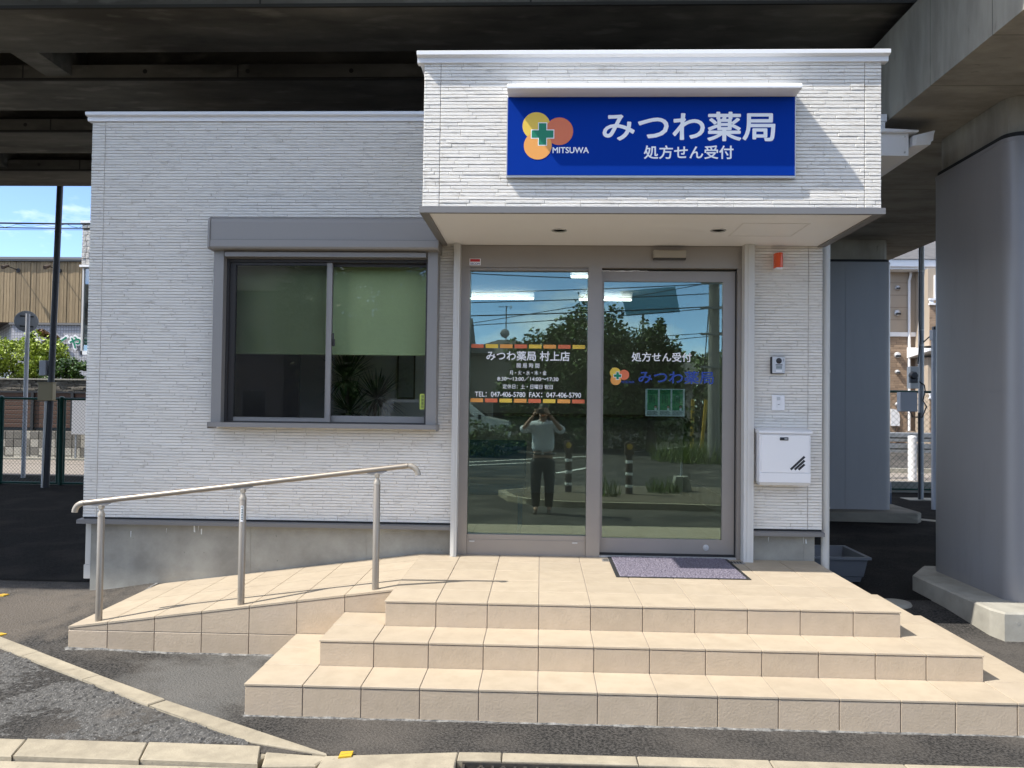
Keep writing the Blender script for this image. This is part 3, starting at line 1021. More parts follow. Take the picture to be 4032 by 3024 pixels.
# ------------------------------------------------ stone strip cladding
ROW = 0.0228
def strip_verts(L, h, d, c=0.0022):
    """one strip, left-bottom-back at origin: length x, height z, sticks out to -y"""
    return ([(0, 0, 0), (L, 0, 0), (L, 0, h), (0, 0, h),
             (0, -d + c, 0), (L, -d + c, 0), (L, -d + c, h), (0, -d + c, h),
             (c, -d, c), (L - c, -d, c), (L - c, -d, h - c), (c, -d, h - c)],
            [(0, 1, 5, 4), (1, 2, 6, 5), (2, 3, 7, 6), (3, 0, 4, 7), (4, 5, 9, 8), (5, 6, 10, 9), (6, 7, 11, 10), (7, 4, 8, 11), (8, 9, 10, 11)])
def run(intervals, rng, mean=0.243):
    """break x-intervals into strips"""
    out = []
    for a, b in intervals:
        x = a
        first = True
        while x < b - 0.004:
            L = mean * rng.uniform(0.93, 1.07)
            if rng.random() < 0.06:
                L *= 0.4
            if first:
                L *= rng.uniform(0.12, 1.0)
                first = False
            e = min(x + L, b)
            if b - e < 0.02:
                e = b
            out.append((x, e))
            x = e + 0.0018
    return out
def clad(z0, z1, fn, y, seed):
    rng = random.Random(seed)
    res = []
    z = z0
    while z + 0.012 < z1:
        h = min(ROW, z1 - z) - 0.0034
        for a, b in run(fn(z + h / 2), rng):
            res.append((a, b, z, h, 0.0125 + rng.uniform(-0.0015, 0.0015)))
        z += ROW
    return res
def place(items, mb, tf):
    for a, b, z, h, d in items:
        vs, fs = strip_verts(b - a, h, d)
        mb.add([tf(a + p[0], p[1], z + p[2]) for p in vs], fs)
SEAM = 0.105
def front_iv(z):
    full = [(XL, XL + SEAM), (XL + SEAM + 0.004, -0.652)]
    if z > 2.43:
        return [(XL, XL + SEAM), (XL + SEAM + 0.004, -0.742)] if not 0.95 < z < 2.56 else [(XL, XL + SEAM), (XL + SEAM + 0.004, -2.5)]
    if 0.972 < z < 2.56:
        return [(XL, XL + SEAM), (XL + SEAM + 0.004, -2.462), (-0.79, -0.652)]
    return full
stuffmb = MB()
place(clad(0.243, 3.375, front_iv, 0, 11), stuffmb, lambda x, y, z: (x, YW + y, z))
place(clad(0.243, 2.405, lambda z: [(1.642, 2.063), (2.067, XRW)], 0, 12), stuffmb, lambda x, y, z: (x, YW + y, z))
# side walls of the building and of the canopy box
place(clad(0.243, 3.345, lambda z: [(0.13, 0.235), (0.239, 5.9)], 0, 13), stuffmb, lambda x, y, z: (XL + 0.0125 + y, x, z))
place(clad(0.243, 3.0, lambda z: [(0.13, 0.235), (0.239, 5.9)], 0, 14), stuffmb, lambda x, y, z: (XRW - 0.0125 - y, x, z))
CXL, CXR, CY = -0.745, 2.166, -0.930
CZ0, CZ1 = 2.437, 3.372
g = MB()
g.box(CXL + 0.0122, CXR - 0.0122, CY + 0.0122, 0.15, CZ0 - 0.02, 3.37)
can = build(g, 'canopy', M['joint'], bld)
place(clad(CZ0, CZ1, lambda z: [(CY, CY + 0.1), (CY + 0.104, 0.12)], 0, 15), stuffmb, lambda x, y, z: (CXL + 0.0125 + y, x, z))
place(clad(CZ0, CZ1, lambda z: [(CY, CY + 0.1), (CY + 0.104, 0.12)], 0, 16), stuffmb, lambda x, y, z: (CXR - 0.0125 - y, x, z))
front = clad(CZ0, CZ1, lambda z: [(CXL, CXL + SEAM), (CXL + SEAM + 0.004, CXR - SEAM), (CXR - SEAM + 0.004, CXR)], 0, 17)
hidden = lambda it: it[0] > -0.2 and it[1] < 1.62 and 2.62 < it[2] < 3.16
vis = sorted([it for it in front if not hidden(it)], key=lambda it: -(it[1] - it[0]) * it[3])
rest = [it for it in front if hidden(it)] + vis[290:]
place(rest, stuffmb, lambda x, y, z: (x, CY + 0.0125 + y, z))
smc = {}
for a, b, z, h, d in vis[:290]:
    L = round((b - a) / 0.004) * 0.004
    L = min(L, b - a) if b - a < 0.2 else b - a
    key = (round(b - a, 3), round(h, 3))
    if key not in smc:
        vs, fs = strip_verts(b - a, h, d)
        smc[key] = MB().add(vs, fs).mesh('cladding_strip', M['cladding'])
    link('cladding_strip', smc[key], bld, (a, CY + 0.0125, z))
build(stuffmb, 'cladding_strip', M['cladding'], bld, kind='stuff')

# ------------------------------------------------ copings
def coping_poly(yf):
    return [(yf + 0.09, 3.43), (yf + 0.09, 3.366), (yf + 0.037, 3.366), (yf + 0.034, 3.396), (yf + 0.006, 3.401), (yf, 3.404), (yf, 3.426), (yf + 0.004, 3.43)]
g = MB()
g.prism(coping_poly(0.072), XL - 0.028, CXL - 0.001, 'x')
g.prism([(XL + 0.06, 3.429), (XL + 0.06, 3.367), (XL + 0.003, 3.367), (XL, 3.396), (XL - 0.036, 3.402), (XL - 0.036, 3.424)], 0.165, 6.1, 'y')
build(g, 'coping', M['trim_white'], bld)
g = MB()
g.prism(coping_poly(CY - 0.053), CXL - 0.045, CXR + 0.038, 'x')
for s, xe in ((1, CXL - 0.045), (-1, CXR + 0.038)):
    g.prism([(xe + s * 0.10, 3.429), (xe + s * 0.10, 3.367), (xe + s * 0.045, 3.367), (xe + s * 0.042, 3.396), (xe + s * 0.001, 3.402), (xe + s * 0.001, 3.424)][::s], CY + 0.04, 0.15, 'y')
build(g, 'canopy_coping', M['trim_white'], bld)
g = MB()
g.box(CXL + 0.05, CXR - 0.06, CY + 0.03, 0.14, 3.385, 3.40)
build(g, 'canopy_roof', M['trim_grey'], bld)
# soffit
g = MB()
g.box(CXL + 0.012, CXR - 0.004, CY + 0.012, 0.144, 2.404, 2.416)
sof = build(g, 'soffit', M['soffit'], bld)
g = MB()
TX0, TX1, TY = -0.763, 2.187, CY - 0.018
g.prism([(TY, 2.393), (TY + 0.03, 2.393), (TY + 0.03, 2.4035), (TY + 0.006, 2.4035), (TY + 0.006, 2.432), (TY, 2.432)], TX0, TX1, 'x')
g.box(TX0 + 0.001, TX0 + 0.055, TY + 0.0305, 0.127, 2.3931, 2.4033)
g.box(TX1 - 0.055, TX1 - 0.001, TY + 0.0305, 0.127, 2.3931, 2.4033)
g.box(TX0 + 0.001, TX0 + 0.007, TY + 0.007, 0.127, 2.4034, 2.4315)
g.box(TX1 - 0.007, TX1 - 0.001, TY + 0.007, 0.127, 2.4034, 2.4315)
build(g, 'soffit_trim', M['trim_grey'], sof)
for x, y in ((0.149, -0.385), (1.261, -0.41)):
    g = MB()
    g.lathe([(0.040, 2.4035), (0.052, 2.398), (0.055, 2.4), (0.055, 2.4042)], (x, y, 0), 28)
    g.lathe([(0.0, 2.4032), (0.040, 2.4032)], (x, y, 0), 28)
    build(g, 'downlight', M['silver'], sof, smooth=True)
g = MB()
hx0, hx1, hy0, hy1 = 1.372, 1.826, -0.636, -0.222
for a, b, c, d in ((hx0, hx1, hy0, hy0 + 0.012), (hx0, hx1, hy1 - 0.012, hy1), (hx0, hx0 + 0.012, hy0 + 0.0121, hy1 - 0.0121), (hx1 - 0.012, hx1, hy0 + 0.0121, hy1 - 0.0121)):
    g.box(a, b, c, d, 2.4015, 2.4045)
build(g, 'access_hatch', M['soffit_line'], sof)

# ------------------------------------------------ sliding window
g = MB()
FX0, FX1 = -2.488, -0.762
g.box(FX0, -2.412, -0.015, 0.16, 1.003, 2.325)
g.box(-0.838, FX1, -0.015, 0.16, 1.003, 2.325)
g.box(-2.412, -0.838, 0.03, 0.16, 2.268, 2.325)
win = build(g, 'sliding_window', M['alu'], bld)
g = MB()
g.box(FX0 - 0.008, FX1 + 0.008, -0.045, 0.16, 0.968, 1.002)
g.box(FX0 - 0.012, FX0 - 0.0082, -0.05, 0.12, 0.955, 1.004)
g.box(FX1 + 0.0082, FX1 + 0.012, -0.05, 0.12, 0.955, 1.004)
build(g, 'window_sill', M['alu'], win)
g = MB()
bx0, bx1 = -2.505, -0.748
prof = [(0.13, 2.57), (-0.055, 2.568), (-0.085, 2.545), (-0.092, 2.52), (-0.092, 2.389), (-0.098, 2.386), (-0.098, 2.335), (-0.088, 2.322), (-0.02, 2.318), (0.13, 2.318)]
g.prism(prof, bx0 + 0.016, bx1 - 0.016, 'x')
build(g, 'shutter_box', M['alu'], win)
g = MB()
prof2 = [(0.13, 2.573), (-0.055, 2.571), (-0.092, 2.545), (-0.10, 2.52), (-0.103, 2.33), (-0.09, 2.316), (0.13, 2.314)]
build(g.prism(prof2, bx0, bx0 + 0.0155, 'x'), 'box_end_cap', M['alu'], win)
build(MB().prism(prof2, bx1 - 0.0155, bx1, 'x'), 'box_end_cap', M['alu'], win)
build(MB().box(bx0 + 0.0165, bx1 - 0.0165, -0.0955, -0.09, 2.3865, 2.3885), 'box_seam', M['alu_dark'], win)
g = MB()
g.box(-2.40, -0.85, -0.03, 0.0, 2.272, 2.306)
build(g, 'shutter_bar', M['alu'], win)
g = MB()
g.box(-2.4115, -2.392, 0.05, 0.15, 1.003, 2.267)
g.box(-0.8585, -0.8385, 0.05, 0.15, 1.003, 2.267)
g.box(-2.392, -0.8585, 0.05, 0.15, 2.245, 2.267)
g.box(-2.392, -0.8585, 0.05, 0.15, 1.003, 1.012)
build(g, 'inner_track', M['alu_dark'], win)
def sash(x0, x1, y0, name='sash', bl=0.045, stile_l=0.03, stile_r=0.04):
    build(MB().box(x0, x0 + stile_l, y0, y0 + 0.03, 1.013, 2.243), 'sash_stile', M['alu_dark'], win)
    build(MB().box(x1 - stile_r, x1, y0, y0 + 0.03, 1.013, 2.243), 'sash_stile', M['alu'], win)
    build(MB().box(x0 + stile_l, x1 - stile_r, y0 + 0.001, y0 + 0.029, 1.013, 1.013 + bl), 'sash_rail', M['alu'], win)
    build(MB().box(x0 + stile_l, x1 - stile_r, y0 + 0.001, y0 + 0.029, 2.222, 2.243), 'sash_rail', M['alu_dark'], win)
    g = MB()
    g.box(x0 + stile_l - 0.004, x1 - stile_r + 0.004, y0 + 0.012, y0 + 0.018, 1.02, 2.23)
    build(g, 'window_pane', M['glass_win'], win)
sash(-1.63, -0.859, 0.105, stile_l=0.028, stile_r=0.004, bl=0.048)
sash(-2.391, -1.592, 0.068, stile_l=0.045, stile_r=0.042, bl=0.03)
g = MB()
g.box(-2.345, -1.634, 0.056, 0.058, 1.044, 2.221)
build(g, 'insect_screen', M['screen'], win)
g = MB()
g.cbox(-1.600, -1.570, 0.088, 0.104, 1.60, 1.655, 0.004)
g.cbox(-1.588, -1.574, 0.080, 0.0875, 1.63, 1.70, 0.003)
build(g, 'sash_lock', M['alu_dark'], win)
me = text_mesh('保\n険\n薬\n局', -0.892, -0.870, 1.126, 1.230, 0.1015, M['ink'])
stk = tag(build(MB().box(-0.903, -0.860, 0.1025, 0.1045, 1.118, 1.238), 'window_sticker', M['lime']), 'small lime green vertical sticker inside the right window pane', 'sticker')
link('lettering', me, stk)

# ------------------------------------------------ automatic glass door
YD = 0.15
g = MB()
g.box(-0.601, 1.566, YD, 0.29, 2.232, 2.404)                     # head
g.box(-0.601, -0.530, YD + 0.001, 0.29, 0.0, 2.2315)             # left stile
g.box(0.389, 0.494, YD - 0.004, 0.235, 0.0, 2.2315)              # mullion
g.box(1.536, 1.566, YD + 0.002, 0.29, 0.0, 2.2315)               # right jamb
door = build(g, 'automatic_door', M['bronze'], bld)
build(MB().box(-0.529, 0.388, YD + 0.012, 0.235, 0.0, 0.118), 'kick_panel', M['bronze'], door)
build(MB().box(-0.529, 0.388, YD + 0.016, 0.235, 0.1185, 0.156), 'bottom_rail', M['bronze'], door)
build(MB().box(-0.529, 0.388, YD + 0.016, 0.235, 2.2075, 2.231), 'top_rail', M['bronze'], door)
for x in (-0.51, 0.285):
    build(MB().box(x, x + 0.04, YD + 0.006, YD + 0.0115, 0.098, 0.108), 'drain_cap', M['silver'], door)
g = MB()
g.box(-0.5295, 0.3885, 0.199, 0.207, 0.150, 2.212)
gl1 = build(g, 'glass_pane', M['glass_door'], door)
g = MB()
g.box(0.4945, 0.515, 0.195, 0.235, 0.030, 2.215)
g.box(1.434, 1.527, 0.195, 0.235, 0.030, 2.215)
g.box(0.515, 1.434, 0.1955, 0.2345, 0.030, 0.141)
g.box(0.515, 1.434, 0.1955, 0.2345, 2.133, 2.215)
leaf = build(g, 'sliding_leaf', M['bronze'], door)
g = MB()
g.box(0.514, 1.435, 0.211, 0.219, 0.136, 2.138)
gl2 = build(g, 'glass_pane', M['glass_door'], door)
g = MB()
g.box(0.4945, 1.535, 0.180, 0.24, 0.013, 0.0295)
g.box(1.5275, 1.5355, 0.19, 0.24, 0.0, 2.23)
build(g, 'door_gap', M['rubber'], door)
g = MB()
g.box(0.4945, 1.56, 0.155, 0.24, 0.0, 0.0125)
g.box(-0.60, 1.6, 0.24, 0.30, -0.03, 0.012)
build(g, 'threshold', M['silver'], door)
g = MB()
g.lathe([(0.0, 0.188), (0.006, 0.186), (0.013, 0.1875), (0.014, 0.189), (0.022, 0.190), (0.023, 0.1955)], (1.314, 0, 0.080), 24, 'y')
build(g, 'floor_lock', M['silver'], door, smooth=True)
for a, b in ((-0.648, -0.6015), (1.5665, 1.6405)):
    g = MB()
    w = b - a
    g.prism([(a, 0.06), (b, 0.06), (b, 0.148), (a, 0.148)], 0.0, 2.403, 'z')
    g.prism([(a + w * 0.35, 0.052), (a + w * 0.62, 0.052), (a + w * 0.62, 0.0595), (a + w * 0.35, 0.0595)], 0.002, 2.402, 'z')
    build(g, 'door_post', M['post'], door)

# lettering and colour bars on the fixed pane
YG = 0.1975
def bars(x0, n, z0, z1, seq):
    p = (0.371 + 0.518 + 0.0165) / n
    for k in range(n):
        g = MB()
        g.quad((x0 + p * k, YG, z0), (x0 + p * k + 0.0975, YG, z0), (x0 + p * k + 0.0975, YG, z1), (x0 + p * k, YG, z1))
        build(g, 'colour_bar', M[{'R': 'red_print', 'Y': 'yellow_print', 'O': 'orange_print'}[seq[k]]], door)
bars(-0.518, 8, 1.604, 1.634, 'RYORYORY')
bars(-0.518, 8, 1.179, 1.209, 'ORYORYOR')
for body, x0, x1, z0, z1, bd in (('みつわ薬局 村上店', -0.397, 0.252, 1.508, 1.581, 0.020), ('開 局 時 間', -0.160, 0.017, 1.451, 1.488, 0.010),
                                 ('月・火・水・木・金', -0.215, 0.073, 1.396, 1.431, 0.012), ('8:30～13:00／14:00～17:30', -0.309, 0.166, 1.347, 1.385, 0.016),
                                 ('定休日：土・日曜日 祝日', -0.267, 0.122, 1.287, 1.322, 0.010), ('TEL：047-406-5780  FAX：047-406-5790', -0.484, 0.343, 1.223, 1.261, 0.018)):
    link('lettering', text_mesh(body, x0, x1, z0, z1, YG, M['white'], bd), door)
YG2 = 0.2095
link('lettering', text_mesh('処方せん受付', 0.735, 1.197, 1.512, 1.582, YG2, M['white'], 0.018), door)
link('lettering', text_mesh('みつわ薬局', 0.790, 1.368, 1.342, 1.439, YG2, M['blue_print'], 0.020), door)
link('lettering', text_mesh('MITSUWA', 0.657, 0.758, 1.341, 1.359, YG2, M['blue_print'], 0.02), door)
def cross(g, cx, cz, y, L, w):
    g.add([(cx - w, y, cz - L), (cx + w, y, cz - L), (cx + w, y, cz - w), (cx + L, y, cz - w), (cx + L, y, cz + w), (cx + w, y, cz + w),
           (cx + w, y, cz + L), (cx - w, y, cz + L), (cx - w, y, cz + w), (cx - L, y, cz + w), (cx - L, y, cz - w), (cx - w, y, cz - w)], [tuple(range(12))])
    return g
def logo(par, y, circ, cc, L, w, edge, s=0.0005):
    for i, (cx, cz, r, m) in enumerate(circ):
        build(MB().disc((cx, y - s * i, cz), r, 48), 'logo_circle', M[m], par)
    build(cross(MB(), cc[0], cc[1], y - s * 3, L + edge, w + edge), 'logo_cross_border', M['white'], par)
    build(cross(MB(), cc[0], cc[1], y - s * 4, L, w), 'logo_cross', M['green_print'], par)
logo(door, YG2, ((0.6085, 1.4205, 0.0415, 'yellow_print'), (0.677, 1.4055, 0.040, 'red_print'), (0.613, 1.366, 0.041, 'orange_print')), (0.6265, 1.398), 0.028, 0.0098, 0.0035)

# poster taped inside the sliding pane
po = tag(build(MB().box(0.845, 1.150, 0.2210, 0.2225, 1.087, 1.300), 'poster', M['paper']), 'white poster of three green panels behind the sliding door glass', 'poster')
for (x0, x1) in ((0.860, 0.942), (0.957, 1.040), (1.053, 1.136)):
    y = 0.2205
    g = MB()
    g.quad((x0, y, 1.133), (x1, y, 1.133), (x1, y, 1.294), (x0, y, 1.294))
    pn = build(g, 'green_panel', M['paper_green'], po)
    g = MB()
    cx = (x0 + x1) / 2
    arc = [(cx + (x1 - x0) / 2 * math.cos(a), y - 0.0004, 1.270 - 0.012 * math.sin(a)) for a in [math.pi * k / 10 for k in range(11)]]
    g.add(arc + [(x0, y - 0.0004, 1.294), (x1, y - 0.0004, 1.294)], [tuple(range(13))])
    build(g, 'panel_heading', M['paper_dgreen'], pn)
    g = MB()
    for k in range(4):
        xx = x0 + 0.018 + k * 0.012
        g.quad((xx, y - 0.0004, 1.185 + 0.006 * ((k * 2) % 3)), (xx + 0.005, y - 0.0004, 1.185 + 0.006 * ((k * 2) % 3)), (xx + 0.005, y - 0.0004, 1.25), (xx, y - 0.0004, 1.25))
    for k in range(4):
        zz = 1.097 + k * 0.008
        g.quad((x0, y - 0.0004, zz), (x1 - 0.008 * (k % 2), y - 0.0004, zz), (x1 - 0.008 * (k % 2), y - 0.0004, zz + 0.0035), (x0, y - 0.0004, zz + 0.0035))
    build(g, 'text_line', M['ink'], pn)
    g = MB()
    fx = x1 - 0.018
    g.disc((fx, y - 0.0006, 1.156), 0.010, 16)
    build(g, 'face_picture', M['skin'], pn)
    g = MB()
    g.disc((fx, y - 0.0004, 1.163), 0.0115, 16)
    build(g, 'hair_picture', M['ink'], pn)
    g = MB()
    g.disc((fx, y - 0.0008, 1.142), 0.010, 16)
    build(g, 'body_picture', M['white'], pn)

# sensor, security sticker
t = thing('door_sensor', 'gold metal motion sensor bar above the sliding door', 'sensor', (1.009, 0.14, 2.33))
build(MB().cbox(0.883, 1.135, 0.105, 0.149, 2.305, 2.364, 0.006), 'sensor_body', M['rail_joint'], t)
build(MB().prism([(0.108, 2.3045), (0.118, 2.293), (0.149, 2.293), (0.149, 2.3045)], 0.886, 1.132, 'x'), 'sensor_window', M['black'], t)
s = tag(build(MB().box(-0.536, -0.449, 0.1475, 0.1495, 2.245, 2.297), 'security_sticker', M['white']), 'small white and red security sticker at the upper left of the door frame', 'sticker')
build(MB().box(-0.531, -0.454, 0.1465, 0.1472, 2.272, 2.293), 'red_band', M['red'], s)
link('lettering', text_mesh('SECOM', -0.529, -0.456, 2.249, 2.265, 0.1468, M['blue_print'], 0.03), s)

# ------------------------------------------------ sign
sg = thing('shop_sign', 'blue pharmacy sign panel with white lettering under a silver awning', 'sign', (0.7, -0.95, 2.88))
SY = -0.970
g = MB()
g.box(-0.2, 1.614, SY, CY - 0.001, 2.630, 3.131)
pan = build(g, 'panel', M['sign_blue'], sg)
g = MB()
g.box(-0.203, 1.617, SY + 0.004, CY - 0.001, 2.617, 2.6295)
g.box(-0.2065, -0.2005, SY + 0.003, CY - 0.001, 2.617, 3.131)
g.box(1.6145, 1.6205, SY + 0.003, CY - 0.001, 2.617, 3.131)
build(g, 'edge_trim', M['silver'], sg)
g = MB()
g.prism([(-0.9135, 3.185), (-1.06, 3.178), (-1.082, 3.172), (-1.096, 3.163), (-1.102, 3.150), (-1.100, 3.137), (-1.092, 3.132), (-0.9135, 3.1315)], -0.199, 1.616, 'x')
build(g, 'awning', M['trim_white'], sg, smooth=True)
ys_ = SY - 0.0012
logo(sg, ys_, ((-0.0165, 2.945, 0.0885, 'yellow_print'), (0.1295, 2.9105, 0.0885, 'red_print'), (-0.006, 2.818, 0.089, 'orange_print')), (0.0235, 2.8925), 0.0695, 0.024, 0.005)
link('lettering', text_mesh('みつわ薬局', 0.409, 1.487, 2.851, 3.031, ys_ - 0.0003, M['white'], 0.024), sg)
link('lettering', text_mesh('処方せん受付', 0.668, 1.229, 2.735, 2.819, ys_, M['white'], 0.020), sg)
link('lettering', text_mesh('MITSUWA', 0.089, 0.318, 2.771, 2.808, ys_ - 0.0003, M['white'], 0.03), sg)

# ------------------------------------------------ devices on the right wall
t = thing('warning_lamp', 'orange warning lamp high on the wall right of the door', 'lamp', (1.828, 0.09, 2.28))
g = MB()
pr = [(1.797, 0.118)] + [(1.828 - 0.031 * math.cos(a), 0.095 - 0.055 * math.sin(a)) for a in [math.pi * k / 12 for k in range(13)]] + [(1.859, 0.118)]
g.prism(pr, 2.226, 2.338, 'z')
build(g, 'lens', M['amber'], t, smooth=True)
build(MB().box(1.802, 1.854, 0.05, 0.118, 2.214, 2.2255), 'lamp_base', M['box_white'], t)
build(MB().box(1.795, 1.861, 0.1185, 0.128, 2.214, 2.340), 'back_plate', M['box_white'], t)
t = thing('intercom', 'silver and black camera intercom on the wall between lamp and switch plate', 'intercom', (1.83, 0.1, 1.48))
build(MB().cbox(1.778, 1.882, 0.098, 0.128, 1.422, 1.553, 0.004), 'housing', M['black'], t)
fp = build(MB().cbox(1.786, 1.881, 0.092, 0.0975, 1.426, 1.551, 0.002), 'face_plate', M['silver'], t)
build(MB().lathe([(0.0, 0.086), (0.015, 0.087), (0.021, 0.090), (0.022, 0.0918)], (1.834, 0, 1.520), 24, 'y'), 'camera_lens', M['black'], fp, smooth=True)
build(MB().box(1.809, 1.860, 0.0905, 0.0918, 1.486, 1.493), 'name_slot', M['black'], fp)
g = MB()
for k in range(6):
    g.box(1.812, 1.857, 0.0912, 0.0918, 1.461 + k * 0.0035, 1.463 + k * 0.0035)
build(g, 'speaker_slots', M['ink'], fp)
build(MB().cbox(1.812, 1.857, 0.0885, 0.0918, 1.436, 1.450, 0.001), 'call_button', M['box_white'], fp)
build(MB().box(1.867, 1.8695, 0.091, 0.0918, 1.515, 1.537), 'sensor_slot', M['black'], fp)
t = thing('switch_plate', 'white switch plate below the intercom on the clad wall', 'switch plate', (1.84, 0.12, 1.2))
sp = build(MB().cbox(1.789, 1.887, 0.113, 0.128, 1.143, 1.263, 0.004), 'plate', M['box_white'], t)
build(MB().cbox(1.826, 1.850, 0.106, 0.1128, 1.222, 1.246, 0.002), 'indicator', M['silver'], t)
build(MB().cbox(1.824, 1.852, 0.109, 0.1128, 1.168, 1.208, 0.002), 'key_cover', M['box_white'], t)
build(MB().box(1.832, 1.845, 0.1075, 0.1088, 1.186, 1.190), 'key_slot', M['black'], t)
t = thing('mailbox', 'white steel mailbox with dial lock and three slanted bars', 'mailbox', (1.85, 0.06, 0.6))
g = MB()
g.prism([(0.128, 0.610), (-0.012, 0.610), (-0.012, 0.678), (-0.006, 0.680), (-0.006, 0.972), (0.128, 0.972)], 1.664, 2.040, 'x')
body = build(g, 'body', M['box_white'], t)
g = MB()
g.prism([(-0.025, 0.974), (-0.025, 0.988), (-0.01, 0.996), (0.128, 1.012), (0.128, 0.974)], 1.655, 2.049, 'x')
build(g, 'lid', M['box_white'], t)
build(MB().cbox(1.676, 2.029, -0.012, -0.0065, 0.684, 0.962, 0.002), 'door', M['box_white'], t)
build(MB().prism([(0.128, 0.588), (-0.004, 0.588), (-0.012, 0.609), (0.128, 0.609)], 1.668, 2.036, 'x'), 'bottom_flap', M['post'], t)
lk = build(MB().cbox(1.812, 1.875, -0.017, -0.0125, 0.922, 0.945, 0.002), 'dial_lock', M['black'], t)
build(MB().box(1.845, 1.868, -0.018, -0.0172, 0.930, 0.937), 'dial_numbers', M['silver'], lk)
for (xa, xb) in ((1.893, 1.995), (1.922, 1.995), (1.95, 1.995)):
    L = xb - xa
    zb = 0.706
    g = MB()
    w = 0.0085
    g.add([(xa - w * 0.7, -0.0126, zb + w * 0.7), (xa + w * 0.7, -0.0126, zb - w * 0.7), (xb + w * 0.7, -0.0126, zb + L - w * 0.7 - 0.004), (xb - w * 0.7, -0.0126, zb + L + w * 0.7 - 0.004)], [(0, 1, 2, 3)])
    build(g, 'slanted_bar', M['black'], t)

# downpipe at the right corner
g = MB()
dpx, dpy = 2.222, 0.20
g.tube([(dpx, dpy, -0.5), (dpx, dpy, 2.9), (dpx + 0.05, dpy + 0.05, 3.05), (dpx + 0.45, dpy + 0.2, 3.15)], 0.031, 18)
dp = build(g, 'downpipe', M['pvc'], bld, smooth=True)
for z in (1.449, 0.402):
    g = MB()
    g.lathe([(0.032, z - 0.009), (0.034, z - 0.008), (0.034, z + 0.008), (0.032, z + 0.009)], (dpx, dpy, 0), 18)
    g.box(dpx - 0.06, dpx - 0.03, dpy - 0.012, dpy + 0.012, z - 0.006, z + 0.006)
    build(g, 'pipe_bracket', M['pvc'], dp, smooth=True)
# left-hand downpipe stub behind the corner
g = MB()
g.box(XL - 0.005, XL + 0.043, 0.185, 0.24, -0.14, 0.199)
g.box(XL - 0.012, XL + 0.043, 0.18, 0.245, -0.25, -0.142)
build(g, 'cable_cover', M['pvc'], bld)
# right eave: verge plate, flashing, gutter
eg = MB()
eg.box(2.16, 2.895, 0.30, 0.33, 3.155, 3.33)
ev = build(eg, 'verge_board', M['trim_white'], bld)
g = MB()
g.prism([(2.16, 3.331), (2.955, 3.331), (2.955, 3.345), (2.16, 3.385)], 0.26, 6.0, 'y')
build(g, 'verge_flashing', M['trim_white'], ev)
g = MB()
g.prism([(2.16, 3.155), (2.893, 3.157), (2.893, 3.32), (2.16, 3.33)], 0.335, 5.9, 'y')
build(g, 'eave_box', M['soffit'], bld)
g = MB()
gp = [(2.915, 3.225), (3.052, 3.236), (3.06, 3.262), (3.073, 3.268), (3.078, 3.315), (3.088, 3.345), (3.080, 3.346), (2.920, 3.305)]
g.prism(gp, 0.275, 6.0, 'y')
gt = build(g, 'eave_gutter', M['trim_white'], bld)
g = MB()
g.prism([(2.94, 3.24), (3.04, 3.248), (3.052, 3.318), (2.945, 3.293)], 0.268, 0.2745, 'y')
build(g, 'gutter_end_recess', M['box_white'], gt)
for z in (3.18, 3.305):
    build(MB().lathe([(0.0, 0.292), (0.007, 0.294), (0.008, 0.2995)], (2.865, 0, z), 12, 'y'), 'screw', M['silver'], ev)
g = MB()
g.box(2.60, 2.735, 0.35, 0.5, 3.34, 3.44)
g.box(2.60, 2.745, 0.34, 0.51, 3.441, 3.50)
build(g, 'roof_ridge_end', M['trim_white'], bld)

# door mat, floor vents
t = thing('door_mat', 'purple grey door mat with black rubber border before the sliding door', 'mat', (1.01, -0.185, 0.0))
g = MB()
g.cbox(0.556, 1.467, -0.553, 0.145, 0.0005, 0.006, 0.002)
build(g, 'rubber_border', M['rubber'], t)
g = MB()
mx0, mx1, my0, my1 = 0.584, 1.440, -0.540, 0.143
nxm, nym = 110, 60
for j in range(nym + 1):
    for i in range(nxm + 1):
        e = min(i, nxm - i, j, nym - j)
        h = 0.0062 + (0.006 + random.uniform(-0.0028, 0.0028) if e > 0 else 0)
        jx = random.uniform(-0.002, 0.002)
        g.v.append((mx0 + (mx1 - mx0) * i / nxm + jx, my0 + (my1 - my0) * j / nym + (random.uniform(-0.003, 0.003) if e == 0 else 0), h))
for j in range(nym):
    for i in range(nxm):
        a = j * (nxm + 1) + i
        g.f.append((a, a + 1, a + nxm + 2, a + nxm + 1))
build(g, 'pile', M['mat'], t)
for (x, lab) in ((0.535, 'small slotted floor vent at the left of the door mat'), (1.50, 'slotted floor vent at the right end of the door mat')):
    t = thing('floor_vent', lab, 'vent', (x, 0.03, 0.0), 'floor vents by the mat')
    w = 0.03 if x < 1 else 0.065
    fr = build(MB().box(-w, w, -0.045, 0.045, 0.0003, 0.0035), 'vent_frame', M['alu'], t)
    g = MB()
    for k in range(5):
        xx = -w + 0.012 + k * (2 * w - 0.024) / 5
        g.box(xx, xx + (2 * w - 0.024) / 9, -0.033, 0.033, 0.0036, 0.0046)
    o2 = build(g, 'vent_slot', M['rubber'], t)
    for q in (fr, o2):
        q.matrix_parent_inverse = Matrix.Identity(4)

